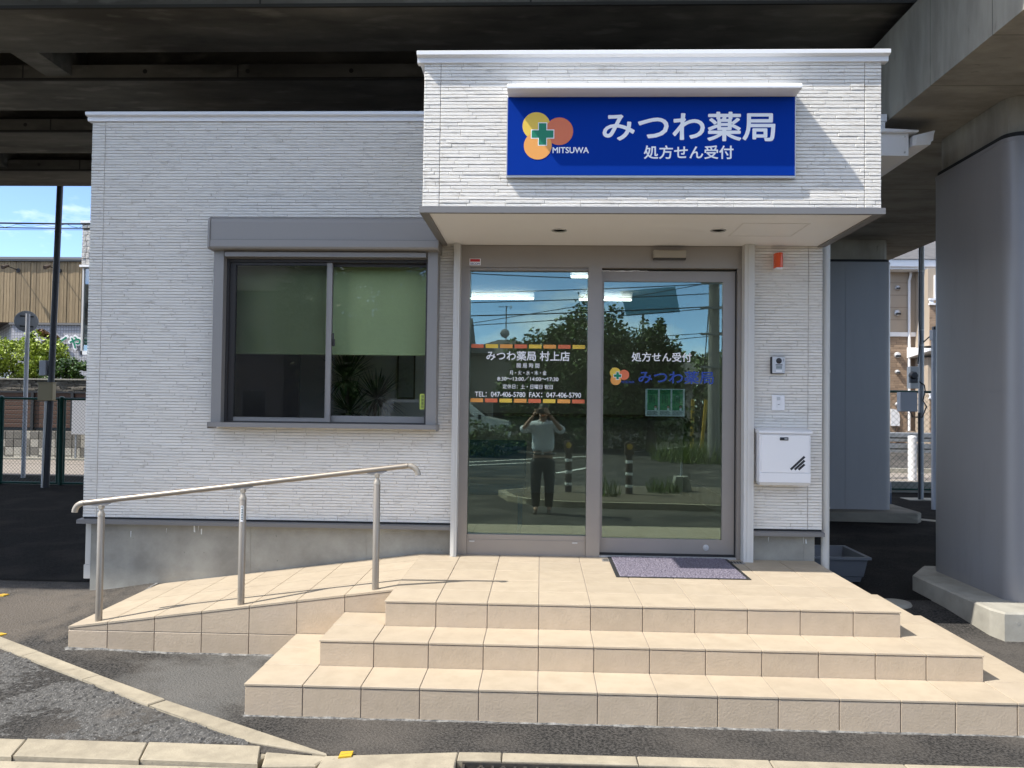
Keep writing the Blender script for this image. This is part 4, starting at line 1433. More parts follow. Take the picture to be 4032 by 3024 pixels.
# ------------------------------------------------ things seen through the glass
for k, (x0, x1, y, lab) in enumerate(((-1.3, -0.065, 3.9, 'lit ceiling lamp seen through the left half of the door'),
                                      (0.49, 1.15, 3.95, 'lit ceiling lamp running behind the door mullion'),
                                      (0.32, 1.1, 2.15, 'lit ceiling lamp nearest the door at the top of the fixed pane'))):
    t = thing('ceiling_lamp', lab, 'lamp', ((x0 + x1) / 2, y, 2.56), 'fluorescent ceiling lamps')
    g = MB()
    g.prism([(y - 0.11, 2.558), (y - 0.035, 2.49), (y + 0.035, 2.49), (y + 0.11, 2.558)], x0, x1, 'x')
    build(g, 'lamp_body', M['box_white'], t)
    build(MB().box(x0 + 0.01, x1 - 0.01, y - 0.02, y + 0.02, 2.472, 2.4895), 'lamp_tube', M['tube'], t)
    build(MB().box(x0 + 0.01, x1 - 0.01, y - 0.095, y - 0.080, 2.462, 2.470), 'lamp_tube', M['tube'], t)
for (x0, x1, lab, m) in ((-2.435, -1.64, 'green roller blind half down in the left window pane', 'blind'), (-1.632, -0.83, 'green roller blind half down in the right window pane', 'blind')):
    t = thing('roller_blind', lab, 'blind', ((x0 + x1) / 2, 0.26, 1.545), 'green roller blinds')
    g = MB()
    g.box(x0, x1, 0.258, 0.2595, 1.555, 2.30)
    build(g, 'fabric', M[m], t)
    g = MB()
    g.tube([(x0, 0.259, 1.548), (x1, 0.259, 1.548)], 0.008, 10)
    build(g, 'hem_bar', M[m], t, smooth=True)
    g = MB()
    g.tube([(x0, 0.285, 2.275), (x1, 0.285, 2.275)], 0.025, 12)
    build(g, 'roller', M['blind'], t, smooth=True)
    if x0 < -2:
        g = MB()
        for dx in (0.0, 0.012):
            g.tube([(x0 - 0.006 + dx, 0.245, 2.27), (x0 - 0.006 + dx, 0.245, 1.33)], 0.0022, 6)
        build(g, 'bead_chain', M['silver'], t)
        build(MB().box(x0 - 0.014, x0 + 0.016, 0.240, 0.249, 1.24, 1.33), 'chain_weight', M['silver'], t)
pl = thing('potted_dracaena', 'dark spiky potted dracaena standing inside the window', 'plant', (-1.6, 0.75, 0.0))
g = MB()
g.lathe([(0.11, 0.0), (0.15, 0.28), (0.16, 0.30), (0.15, 0.30), (0.14, 0.27)], (-1.6, 0.75, 0), 18)
build(g, 'pot', M['rubber'], pl, smooth=True)
g = MB()
heads = ((-1.63, 0.72, 1.36), (-1.38, 0.78, 1.20), (-1.62, 0.80, 1.08))
for h in heads:
    g.tube([(-1.6, 0.75, 0.26), ((-1.6 + h[0]) / 2 + 0.02, 0.75, 0.7), (h[0], h[1], h[2] - 0.05)], 0.018, 8)
build(g, 'stem', M['bark'], pl, smooth=True)
g = MB()
rng = random.Random(5)
for h, n, L in ((heads[0], 130, 0.36), (heads[1], 100, 0.32), (heads[2], 120, 0.36)):
    for k in range(n):
        az = rng.uniform(0, 2 * math.pi)
        el = rng.uniform(-0.5, 1.35)
        l = L * rng.uniform(0.7, 1.1)
        d = Vector((math.cos(az) * math.cos(el), math.sin(az) * math.cos(el), math.sin(el)))
        w = d.cross(Vector((0, 0, 1))).normalized() * 0.010
        p0 = Vector(h)
        p1 = p0 + d * l * 0.55
        p2 = p0 + d * l + Vector((0, 0, -0.10 * l * (1.2 - math.sin(el))))
        g.add([p0 - w * 0.5, p0 + w * 0.5, p1 + w, p2, p1 - w], [(0, 1, 2, 4), (4, 2, 3)])
build(g, 'leaf', M['leaf_dark'], pl, kind='stuff')
t = thing('notice_board', 'framed notice on the inner wall behind the plant', 'notice board', (-1.34, 1.97, 1.4))
build(MB().box(-1.42, -1.24, 1.97, 1.995, 1.2, 1.66), 'board_frame', M['inner_dark'], t)
build(MB().box(-1.405, -1.255, 1.962, 1.969, 1.22, 1.64), 'notice_sheet', M['inner_wall'], t)
t = thing('waiting_bench', 'dark teal waiting bench inside behind the left door pane', 'bench', (-0.55, 1.3, 0.0))
build(MB().cbox(-1.0, -0.1, 1.2, 1.65, 0.34, 0.44, 0.02), 'seat', M['teal'], t)
build(MB().cbox(-1.0, -0.1, 1.58, 1.66, 0.46, 0.82, 0.02), 'backrest', M['teal'], t)
for x in (-0.95, -0.15):
    for y in (1.24, 1.6):
        build(MB().box(x - 0.018, x + 0.018, y - 0.018, y + 0.018, 0.0, 0.339), 'leg', M['teal'], t)
t = thing('reception_counter', 'pale reception counter across the back of the waiting room', 'counter', (0.9, 4.7, 0.0))
build(MB().box(-0.8, 1.9, 4.5, 4.95, 0.0, 1.0), 'counter_front', M['inner_wall'], t)
build(MB().box(-0.85, 1.93, 4.44, 5.0, 1.001, 1.04), 'counter_top', M['inner_dark'], t)
# ================================================================== VIADUCT
via = thing('viaduct', 'dark concrete girder viaduct crossing overhead behind the pharmacy roof', 'viaduct', (4.0, 2.5, 4.2))
ZB = 4.30
VX0, VX1 = -45.0, 45.0
spans = ((0.16, 0.97), (1.58, 2.39), (3.07, 3.87), (4.64, 5.42))
for ya, yb in spans:
    c = (ya + yb) / 2
    g = MB()
    h = 0.15
    prof = [(ya, ZB), (yb, ZB), (yb, ZB + h), (c + 0.13, ZB + h + 0.12), (c + 0.13, 5.50), (c + 0.30, 5.62), (c + 0.30, 5.70), (c - 0.30, 5.70), (c - 0.30, 5.62), (c - 0.13, 5.50), (c - 0.13, ZB + h + 0.12), (ya, ZB + h)]
    g.prism(prof, VX0, VX1, 'x')
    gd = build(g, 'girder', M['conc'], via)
    g = MB()
    for k in range(26):
        x = -11.2 + k * 1.02 + 0.3 * (ya % 1)
        g.lathe([(0.0, ya - 0.002), (0.022, ya - 0.0025), (0.024, ya + 0.004)], (x, 0, ZB + 0.085), 10, 'y')
    build(g, 'tie_hole', M['conc_dark'], gd, kind='stuff')
    g = MB()
    for k in range(9):
        x = -11.0 + k * 2.15 + ya
        g.box(x, x + 0.014, ya - 0.003, ya + 0.01, ZB + 0.004, ZB + h)
    g.box(VX0, VX1, ya - 0.004, ya + 0.02, ZB - 0.003, ZB + 0.022)
    build(g, 'formwork_line', M['conc_dark'], gd)
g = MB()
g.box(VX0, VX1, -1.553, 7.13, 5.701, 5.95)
g.box(0.9, VX1, -2.05, -1.554, 5.701, 5.95)  # unseen wider strip, added to shade the side of the cap beam
build(g, 'deck_slab', M['conc_dark'], via)  # colour darkened to paint deep shade between the girders
g = MB()
g.box(VX0, VX1, -1.553, -1.25, 5.951, 6.9)
g.box(VX0, VX1, 6.93, 7.13, 5.951, 6.9)
build(g, 'parapet', M['conc'], via)
build(MB().box(VX0, VX1, -1.23, -0.98, 4.60, 5.70), 'added_shade_beam', M['conc_dark'], via)  # unseen beam added to keep skylight off the front girder face
for (ya, yb) in ((0.97, 1.58), (2.39, 3.07), (3.87, 4.64)):
    for x in ((-4.75,) if ya < 1 else (-7.5,)) + (1.9, 14, -16):
        g = MB()
        g.box(x - 0.13, x + 0.13, ya - 0.38, yb + 0.38, ZB + 0.04, 5.5)
        build(g, 'diaphragm', M['conc'], via)

# ------------------------------------------------ piers
def rrect(x0, x1, y0, y1, r, n=7):
    out = []
    for cx, cy, a0 in ((x1 - r, y0 + r, -math.pi / 2), (x1 - r, y1 - r, 0), (x0 + r, y1 - r, math.pi / 2), (x0 + r, y0 + r, math.pi)):
        for k in range(n + 1):
            a = a0 + math.pi / 2 * k / n
            out.append((cx + r * math.cos(a), cy + r * math.sin(a)))
    return out
PX0, PX1 = 3.385, 4.78
beam = thing('pier_cap_beam', 'concrete cap beam running in depth over the grey piers', 'beam', (4.08, 2.5, 3.46))
g = MB()
g.prism([(2.765, 3.46), (5.40, 3.46), (5.40, 4.17), (2.765, 4.17)], -1.85, 6.9, 'y')
build(g, 'beam', M['conc_beam'], beam)
g = MB()
for y in (-1.1, -0.325, 0.9, 2.4, 3.9, 5.4):
    g.box(2.7635, 2.77, y, y + 0.007, 3.459, 4.17)
    g.box(2.77, 5.39, y, y + 0.007, 3.4585, 3.465)
build(g, 'formwork_joint', M['conc'], beam)
g = MB()
for ya, yb in spans:
    c = (ya + yb) / 2
    for x in (3.2, 4.9):
        g.box(x - 0.2, x + 0.2, c - 0.2, c + 0.2, 4.171, 4.299)
build(g, 'bearing_pad', M['rubber'], beam)
def pier(y0, y1, label, foot, fm='conc_foot'):
    t = thing('viaduct_pier', label, 'pier', (4.08, (y0 + y1) / 2, -0.4), 'steel jacketed piers')
    g = MB()
    g.prism(rrect(PX0, PX1, y0, y1, 0.115), -0.25, 3.15, 'z')
    sh = build(g, 'steel_jacket', M['pier'], t, smooth=True)
    g = MB()
    for z in (1.30,):
        g.prism(rrect(PX0 - 0.0025, PX1 + 0.0025, y0 - 0.0025, y1 + 0.0025, 0.117), z, z + 0.008, 'z')
    g.box(PX0 + 0.76, PX0 + 0.766, y0 - 0.003, y0 + 0.01, -0.2, 3.14)
    g.prism(rrect(PX0 - 0.004, PX1 + 0.004, y0 - 0.004, y1 + 0.004, 0.118), 3.125, 3.149, 'z')
    build(g, 'weld_seam', M['pier'], sh, smooth=True)
    g = MB()
    g.prism(rrect(PX0 + 0.012, PX1 - 0.012, y0 + 0.012, y1 - 0.012, 0.11), 3.15, 3.185, 'z')
    build(g, 'sealant', M['rubber'], t)
    g = MB()
    g.prism(rrect(PX0 + 0.03, PX1 - 0.03, y0 + 0.03, y1 - 0.03, 0.13, 3), 3.185, 3.4595, 'z')
    build(g, 'column_head', M['conc_beam'], t)
    g = MB()
    n = len(foot)
    ce = Vector((sum(p[0] for p in foot) / n, sum(p[1] for p in foot) / n))
    ins = [(p[0] + math.copysign(0.012, ce.x - p[0]), p[1] + math.copysign(0.012, ce.y - p[1])) for p in foot]
    vs = [(p[0], p[1], -0.6) for p in foot] + [(p[0], p[1], -0.212) for p in foot] + [(p[0], p[1], -0.2) for p in ins]
    fs = [(i, (i + 1) % n, n + (i + 1) % n, n + i) for i in range(n)] + [(n + i, n + (i + 1) % n, 2 * n + (i + 1) % n, 2 * n + i) for i in range(n)] + [tuple(range(2 * n, 3 * n))]
    g.add(vs, fs)
    ft = build(g, 'footing', M[fm], t)
    return ft
ft = pier(-0.19, 0.965, 'nearer grey steel jacketed pier beside the steps', [(3.14, -0.37), (3.18, -0.48), (5.05, -0.48), (5.05, 1.1), (3.38, 1.1), (3.12, 0.72)])
g = MB()
for (x, z) in ((3.272, -0.272),):
    g.lathe([(0.0, -0.4785), (0.0125, -0.4785), (0.0135, -0.4815)], (x, 0, z), 16, 'y')
build(g, 'tie_hole', M['found'], ft)
pier(4.90, 6.08, 'farther grey steel jacketed pier in the shade behind the pharmacy', [(3.1, 4.66), (4.95, 4.56), (5.06, 4.70), (5.06, 6.3), (3.1, 6.3)], 'conc')

# kerb strip on the ground behind the far pier
g = MB()
pts = [(5.02, 4.95), (5.6, 4.45), (6.2, 4.2), (8.0, 4.0)]
for (xa, ya), (xb, yb) in zip(pts, pts[1:]):
    g.add([(xa, ya, -0.326), (xb, yb, -0.326), (xb + 0.05, yb + 0.16, -0.322), (xa + 0.05, ya + 0.16, -0.322)], [(0, 1, 2, 3)])
build(g, 'edging_strip', M['conc_foot'], None, kind='structure')

# ================================================================== BEHIND THE STEPS, RIGHT
t = thing('plastic_tub', 'open grey plastic tub on the asphalt behind the downpipe', 'tub', (2.58, 1.2, -0.33))
def tubring(x0, x1, y0, y1, z):
    return [(x0, y0, z), (x1, y0, z), (x1, y1, z), (x0, y1, z)]
g = MB()
rings = [tubring(2.42, 2.79, 0.98, 1.42, -0.345), tubring(2.405, 2.805, 0.965, 1.435, -0.285), tubring(2.395, 2.815, 0.955, 1.445, -0.275), tubring(2.375, 2.838, 0.925, 1.475, -0.128),
         tubring(2.355, 2.862, 0.90, 1.50, -0.125), tubring(2.355, 2.862, 0.90, 1.50, -0.105), tubring(2.388, 2.828, 0.938, 1.462, -0.106), tubring(2.44, 2.78, 1.0, 1.40, -0.33)]
for r in rings:
    g.v += r
for i in range(len(rings) - 1):
    for k in range(4):
        g.f.append((i * 4 + k, i * 4 + (k + 1) % 4, i * 4 + 4 + (k + 1) % 4, i * 4 + 4 + k))
g.f.append((0, 3, 2, 1))
g.f.append(tuple(range(28, 32)))
build(g, 'tub', M['bin'], t)
t = thing('manhole_cover', 'pale round cover in the asphalt beside the steps', 'manhole cover', (2.79, 0.28, -0.345))
build(MB().lathe([(0.0, gz(2.79, 0.28) + 0.022), (0.105, gz(2.79, 0.28) + 0.02), (0.115, gz(2.79, 0.28) + 0.005), (0.116, gz(2.79, 0.28) - 0.03)], (2.79, 0.28, 0), 28), 'cover', M['conc_foot'], t, smooth=True)
t = thing('plastic_drum', 'dark blue plastic drum behind the far pier', 'drum', (5.15, 6.3, -0.33))
build(MB().lathe([(0.17, -0.33), (0.2, -0.29), (0.205, -0.1), (0.195, -0.09), (0.205, -0.08), (0.2, 0.04), (0.16, 0.07), (0.0, 0.075)], (5.15, 6.3, 0), 20), 'drum_body', M['drum'], t, smooth=True)

t = thing('utility_post', 'grey steel service pole with meter boxes between the two piers', 'pole', (6.276, 7.3, -0.33))
g = MB()
g.tube([(6.276, 7.3, -0.33), (6.29, 7.3, 5.69)], 0.043, 16)
po_ = build(g, 'pole', M['galv'], t, smooth=True)
build(MB().box(6.03, 6.55, 7.16, 7.5, -0.329, -0.318), 'base_plate', M['conc_foot'], t)
for z in (3.42, 2.45, 2.2, 0.6, 0.1):
    build(MB().lathe([(0.044, z), (0.047, z + 0.002), (0.047, z + 0.014), (0.044, z + 0.016)], (6.28, 7.3, 0), 16), 'pole_band', M['silver'], po_, smooth=True)
build(MB().cbox(5.86, 6.13, 7.10, 7.24, 1.115, 1.43, 0.006), 'breaker_box', M['grey_white'], t)
mbx = build(MB().cbox(6.03, 6.17, 7.12, 7.26, 1.49, 1.85, 0.006), 'meter_box', M['post'], t)
g = MB()
g.lathe([(0.0, 7.03), (0.05, 7.035), (0.062, 7.06), (0.066, 7.119)], (6.06, 0, 1.70), 20, 'y')
g.box(6.0, 6.12, 7.07, 7.119, 1.58, 1.70)
build(g, 'meter', M['black'], mbx, smooth=True)
g = MB()
g.tube([(6.235, 7.25, 5.6), (6.225, 7.25, 2.6), (6.24, 7.24, 2.3), (6.20, 7.24, 1.9)], 0.012, 8)
g.tube([(6.225, 7.25, 1.1), (6.23, 7.25, -0.33)], 0.022, 8)
g.tube([(6.19, 7.24, 1.63), (6.30, 7.23, 1.55), (6.31, 7.22, 1.45), (6.27, 7.22, 1.3), (6.33, 7.22, 1.2), (6.26, 7.22, 1.02), (6.1, 7.2, 1.03), (6.05, 7.18, 1.12)], 0.011, 8)
g.tube([(6.30, 7.28, 2.25), (6.36, 7.1, 2.37), (6.5, 6.6, 2.40)], 0.010, 8)
build(g, 'cable', M['black'], t, smooth=True)
t = thing('channel_post', 'slim grey channel post with cable bracket behind the nearer pier', 'post', (5.9, 6.0, -0.33))
g = MB()
g.box(5.845, 5.905, 6.0, 6.02, -0.33, 2.19)
g.box(5.845, 5.855, 6.02, 6.06, -0.33, 2.19)
g.box(5.895, 5.905, 6.02, 6.06, -0.33, 2.19)
build(g, 'channel', M['grey_white'], t)
build(MB().box(5.83, 5.94, 5.97, 6.08, 2.191, 2.34), 'bracket', M['grey_white'], t)
build(MB().cbox(5.85, 5.93, 5.98, 6.06, 2.341, 2.39, 0.01), 'cable_gland', M['black'], t)

# chain-link fences
def chain_link(p0, p1, z0, z1, pitch, r):
    g = MB()
    a, b = Vector((p0[0], p0[1], 0)), Vector((p1[0], p1[1], 0))
    L = (b - a).length
    d = (b - a) / L
    n = Vector((-d.y, d.x, 0))
    H = z1 - z0
    k = -H
    def bar(s0, h0, s1, h1, off):
        P = a + d * s0 + n * off + Vector((0, 0, z0 + h0))
        Q = a + d * s1 + n * off + Vector((0, 0, z0 + h1))
        t_ = (Q - P).normalized()
        u = t_.cross(n).normalized() * r
        w = n * r
        g.add([P + u, P - u * 0.5 + w, P - u * 0.5 - w, Q + u, Q - u * 0.5 + w, Q - u * 0.5 - w], [(0, 1, 4, 3), (1, 2, 5, 4), (2, 0, 3, 5)])
    while k < L:
        s0, s1 = max(k, 0), min(k + H, L)
        if s1 > s0:
            bar(s0, s0 - k, s1, s1 - k, r)
            bar(s0, H - (s0 - k), s1, H - (s1 - k), -r)
        k += pitch
    return g
fr_ = thing('chain_link_fence', 'dark chain-link fence behind the piers on the right', 'fence', (8.0, 8.3, -0.33))
build(chain_link((4.6, 8.3), (11.0, 8.3), -0.25, 1.45, 0.105, 0.0028), 'wire_mesh', M['fence_green'], fr_, kind='stuff')
build(MB().tube([(4.6, 8.3, 1.46), (11, 8.3, 1.46)], 0.022, 10), 'top_rail', M['fence_green'], fr_, smooth=True)
build(MB().tube([(4.6, 8.3, -0.26), (11, 8.3, -0.26)], 0.014, 8), 'bottom_rail', M['fence_green'], fr_, smooth=True)
for x in (4.62, 8.0, 10.98):
    build(MB().tube([(x, 8.32, -0.4), (x, 8.32, 1.5)], 0.027, 10), 'fence_post', M['fence_green'], fr_, smooth=True)
build(MB().box(4.6, 11, 8.38, 8.5, -0.33, -0.14), 'base_kerb', M['conc_foot'], fr_)

gr = thing('guard_rail', 'grey double beam guard rail across the lane on the right', 'guard rail', (8, 11, -0.33))
for z in (0.29, 0.52):
    g = MB()
    g.prism([(11.0, z - 0.06), (10.94, z - 0.05), (10.94, z), (10.97, z + 0.02), (10.94, z + 0.04), (10.94, z + 0.12), (11.0, z + 0.14)], 4.5, 14, 'x')
    build(g, 'beam', M['galv'], gr)
for x in (5.2, 7.2, 9.2, 11.2, 13.2):
    build(MB().tube([(x, 11.08, -0.33), (x, 11.08, 0.66)], 0.06, 12), 'rail_post', M['galv'], gr, smooth=True)
t = thing('bollard', 'white round bollard with domed cap before the guard rail', 'bollard', (7.72, 10.75, -0.33))
build(MB().lathe([(0.082, -0.33), (0.082, 0.55), (0.086, 0.552), (0.086, 0.575), (0.07, 0.597), (0.0, 0.605)], (7.72, 10.75, 0), 20), 'bollard_body', M['box_white'], t, smooth=True)
g = MB()
g.box(-30, 40, 9.0, 12.6, -0.326, -0.322)
build(g, 'lane', M['lane'], None, kind='structure')
g = MB()
g.box(2, 40, 12.6, 12.75, -0.33, -0.22)
build(g, 'lane_kerb', M['conc_foot'], None, kind='structure')

# apartment house on the right
ah = thing('apartment_house', 'beige and tan brick apartment house seen between the two piers', 'building', (14.5, 26, -0.33))
g = MB()
g.box(11.0, 20, 24.0, 30, 3.98, 6.22)
build(g, 'upper_wall', M['beige_siding'], ah)
g = MB()
for z in (4.44, 4.90, 5.36, 5.82):
    g.box(11.0, 13.64, 23.994, 24.001, z, z + 0.012)
build(g, 'siding_joint', M['far_joint'], ah)
g = MB()
g.box(11.0, 20, 24.0, 30, -0.4, 3.82)
build(g, 'lower_wall', M['far_joint'], ah)
build(MB().box(11.0, 14.2, 23.93, 24.2, 3.821, 3.979), 'band', M['box_white'], ah)
g = MB()
g.box(10.8, 20.5, 23.3, 30.4, 6.222, 6.33)
g.box(10.8, 20.5, 23.18, 23.3, 6.30, 6.56)
build(g, 'eave', M['box_white'], ah)
g = MB()
g.prism([(23.1, 6.561), (30.6, 6.561), (26.8, 8.2)], 10.7, 20.6, 'x')
build(g, 'roof', M['roof_tile'], ah)
for z in (5.64, 4.70, 3.13, 2.50, 1.3):
    g = MB()
    r = 0.115 if z in (4.70, 3.13) else 0.085
    g.lathe([(r, 23.99), (r, 23.93), (r * 0.93, 23.90), (r * 0.7, 23.875), (0.0, 23.86)], (13.24, 0, z), 16, 'y')
    v = build(g, 'vent_hood', M['silver'], ah, smooth=True)
    build(MB().box(13.24 - r * 0.72, 13.24 + r * 0.72, 23.84, 23.90, z - r * 0.7, z - r * 0.05), 'vent_mouth', M['black'], v)
def bricks(x0, x1, z0, z1, y, seed, L=0.26, H=0.085):
    rng = random.Random(seed)
    g = MB()
    z = z0
    while z < z1 - 0.02:
        h = min(H, z1 - z) - 0.008
        x = x0 - rng.uniform(0, L)
        while x < x1:
            e = x + L * rng.uniform(0.7, 1.3)
            a, b = max(x, x0), min(e, x1)
            if b - a > 0.02:
                d = 0.012 + rng.uniform(0, 0.006)
                vs, fs = strip_verts(b - a - 0.008, h, d, 0.004)
                g.add([(a + p[0], y + p[1], z + p[2]) for p in vs], fs)
            x = e
        z += H
    return g
build(bricks(12.0, 13.62, -0.3, 3.815, 24.0, 3), 'brick', M['far_brick'], ah, kind='stuff')
g = MB()
g.box(13.9, 16.6, 22.9, 24.0, -0.4, 1.50)
g.box(13.9, 16.6, 22.9, 24.0, 3.42, 4.86)
g.box(13.9, 16.6, 23.0, 24.0, 4.861, 6.2)
g.box(13.9, 16.6, 23.0, 24.0, 1.501, 3.0)
build(g, 'bay', M['beige_siding'], ah)
gb = bricks(13.9, 16.0, 3.43, 4.85, 22.9, 4)
b2 = bricks(13.9, 16.0, -0.3, 1.48, 22.9, 5)
gb.add(b2.v, b2.f)
build(gb, 'brick', M['far_brick'], ah, kind='stuff')
for (z0, z1, nm) in ((4.862, 5.10, 'balcony_rail'), (1.502, 1.72, 'balcony_rail')):
    g = MB()
    g.box(13.86, 16.2, 22.78, 22.9, z1 - 0.07, z1)
    g.box(13.86, 16.2, 22.78, 22.9, z0, z0 + 0.06)
    for k in range(8):
        g.box(13.88 + k * 0.3, 14.0 + k * 0.3, 22.80, 22.88, z0 + 0.06, z1 - 0.07)
    build(g, nm, M['box_white'], ah)
for (z0, z1) in ((5.12, 5.95), (1.75, 2.62)):
    w_ = build(MB().box(14.1, 15.4, 22.95, 22.999, z0, z1), 'window', M['box_white'], ah)
    build(MB().box(14.15, 15.35, 22.935, 22.9495, z0 + 0.04, z1 - 0.05), 'window_pane', M['car_glass'], w_)
    g = MB()
    g.box(14.74, 14.76, 22.93, 22.9345, z0 + 0.04, z1 - 0.05)
    g.box(14.15, 15.35, 22.93, 22.9345, (z0 + z1) / 2, (z0 + z1) / 2 + 0.02)
    build(g, 'glazing_bar', M['silver'], w_)
g = MB()
g.prism([(22.3, 3.18), (22.3, 3.26), (24.0, 3.42), (24.0, 3.02)], 13.6, 17, 'x')
build(g, 'canopy_roof', M['box_white'], ah)
g = MB()
g.tube([(13.70, 23.9, 6.3), (13.70, 23.9, 6.1), (13.66, 23.92, 5.9), (13.66, 23.92, -0.3)], 0.05, 10)
build(g, 'downpipe', M['box_white'], ah, smooth=True)
g = MB()
arch = [(13.0, 0.50), (13.32, 0.50), (13.32, 0.85)] + [(13.07 + 0.25 * math.cos(a), 0.85 + 0.28 * math.sin(a)) for a in [math.pi / 2 * k / 6 for k in range(1, 7)]] + [(13.0, 1.13)]
g.prism(arch, 23.93, 23.98, 'y')
aw = build(g, 'arched_window', M['box_white'], ah)
g = MB()
g.box(13.55, 13.95, 23.86, 23.92, -0.25, 0.32)
build(g, 'louvre_door', M['beige_siding'], ah)
g = MB()
g.box(13.20, 13.30, 23.9, 23.98, -0.3, 0.45)
build(g, 'door_frame', M['inner_dark'], ah)

# ================================================================== BACKGROUND, LEFT
lp = thing('service_pole', 'dark leaning steel pole with two boxes beyond the left corner of the pharmacy', 'pole', (-8.2, 7.0, -0.33))
g = MB()
g.tube([(-8.206, 7.0, -0.36), (-8.170, 7.0, 1.1), (-8.097, 7.0, 4.72), (-8.078, 7.0, 5.69)], 0.050, 16)
pole_ = build(g, 'pole', M['pole_dark'], lp, smooth=True)
for z, x in ((3.95, -8.112), (3.1, -8.13), (2.06, -8.15), (0.35, -8.188)):
    build(MB().lathe([(0.051, z), (0.054, z + 0.002), (0.054, z + 0.016), (0.051, z + 0.018)], (x, 7.0, 0), 16), 'pole_band', M['black'], pole_, smooth=True)
bb = build(MB().cbox(-8.288, -8.038, 6.84, 6.945, 1.12, 1.415, 0.006), 'beige_box', M['beige_box'], lp)
build(MB().box(-8.296, -8.03, 6.83, 6.95, 1.4155, 1.427), 'box_lid', M['beige_box'], bb)
bx = build(MB().cbox(-8.325, -8.215, 6.92, 7.06, 1.54, 1.79, 0.006), 'cabinet', M['grey_white'], lp)
g = MB()
g.tube([(-8.20, 6.93, 1.12), (-8.21, 6.93, 0.8), (-8.235, 6.94, -0.33)], 0.018, 10)
build(g, 'conduit', M['post'], lp, smooth=True)
fl_ = thing('mesh_fence', 'dark green framed chain-link fence at the left edge', 'fence', (-9, 7.4, -0.33))
for (a, b) in ((-10.30, -9.30), (-9.262, -8.262), (-8.172, -7.172), (-7.1, -6.1), (-6.06, -5.06)):
    g = MB()
    for x in (a + 0.015, b - 0.015):
        g.tube([(x, 7.4, -0.30), (x, 7.4, 1.15)], 0.017, 8)
    for z in (-0.295, 1.15):
        g.tube([(a, 7.4, z), (b, 7.4, z)], 0.021, 8)
    fp_ = build(g, 'panel_frame', M['fence_green'], fl_, smooth=True)
    build(chain_link((a + 0.02, 7.4), (b - 0.02, 7.4), -0.28, 1.13, 0.062, 0.0018), 'wire_mesh', M['fence_green'], fp_, kind='stuff')
for x in (-9.281, -8.217, -7.136, -6.08):
    build(MB().lathe([(0.036, -0.36), (0.036, 1.165), (0.038, 1.168), (0.036, 1.19), (0.0, 1.2)], (x, 7.4, 0), 14), 'fence_post', M['fence_green'], fl_, smooth=True)
g = MB()
g.box(-12, -5, 7.42, 7.55, -0.36, -0.315)
build(g, 'fence_footing', M['conc_foot'], fl_)
sgp = thing('road_sign', 'round road sign seen from its grey back on a pale pole', 'road sign', (-9.6, 8.5, -0.38))
g = MB()
g.tube([(-9.595, 8.5, -0.38), (-9.585, 8.5, 2.74)], 0.037, 14)
sp_ = build(g, 'sign_pole', M['grey_white'], sgp, smooth=True)
g = MB()
g.lathe([(0.0, 0.0), (0.19, 0.0), (0.20, 0.006), (0.20, 0.014), (0.192, 0.018), (0.0, 0.018)], (0, 0, 0), 32, 'y')
ca, sa = math.cos(R(40)), math.sin(R(40))
g.v = [(-9.62 + x * ca - (y + 0.055) * sa * 0.6, 8.5 + x * sa + (y + 0.055) * ca, 2.598 + z) for x, y, z in g.v]
dsk = build(g, 'sign_disc', M['galv'], sgp, smooth=True)
g = MB()
for z in (2.50, 2.69):
    g.v_ = None
    k = len(g.v)
    g.box(-0.11, 0.11, 0.035, 0.05, z - 0.012, z + 0.012)
    for i in range(k, len(g.v)):
        x, y, zz = g.v[i]
        g.v[i] = (-9.61 + x * ca - y * sa * 0.6, 8.5 + x * sa + y * ca, zz)
build(g, 'clamp', M['black'], dsk)

bw = thing('block_wall', 'low wall of light and dark concrete blocks across the lane', 'wall', (-12, 13.1, -0.33))
build(MB().box(-22, -7, 13.012, 13.15, -0.4, 0.33), 'wall_core', M['block_dark'], bw)
build(MB().box(-22, -7, 12.75, 13.01, -0.36, -0.29), 'wall_foot', M['conc_foot'], bw)
rng = random.Random(21)
bm = {}
for r in range(4):
    z1 = 0.345 - r * 0.198
    z0 = max(z1 - 0.190, -0.40)
    for c in range(17):
        x0 = -13.87 + c * 0.2085
        kind = 'block_dark' if (c + r + (rng.random() < 0.25)) % 2 else 'block_light'
        if r == 0 and rng.random() < 0.3:
            kind = 'block_dark'
        key = (kind, round(z1 - z0, 3))
        if key not in bm:
            bm[key] = MB().cbox(-0.1, 0.1, -0.03, 0.03, -(z1 - z0) / 2, (z1 - z0) / 2, 0.008).mesh('block', M[kind])
        link('block', bm[key], bw, (x0 + 0.104, 13.0 + rng.uniform(-0.004, 0.004), (z0 + z1) / 2))
sf = thing('slat_fence', 'dark brown horizontal slat fence above the block wall', 'fence', (-12.5, 13.3, 0.35))
sm = MB().cbox(-1.3, 1.3, -0.012, 0.012, -0.047, 0.047, 0.004).mesh('slat', M['slat_brown'])
for k in range(8):
    z = 0.47 + k * 0.109
    link('slat', sm, sf, (-12.87, 13.3, z))
    link('slat', sm, sf, (-10.26, 13.3, z))
for x in (-13.62, -12.567, -11.56, -10.5):
    build(MB().box(x - 0.035, x + 0.035, 13.24, 13.287, 0.36, 1.30), 'slat_post', M['black'], sf)
build(MB().box(-14.17, -8.95, 13.25, 13.35, 1.285, 1.33), 'fence_cap', M['black'], sf)
build(MB().box(-14.17, -8.95, 13.313, 13.34, 0.35, 1.28), 'backing', M['black'], sf)
t = thing('grey_board', 'plain blue grey board hung on the fence beside the pharmacy corner', 'board', (-10.8, 12.8, 0.7))
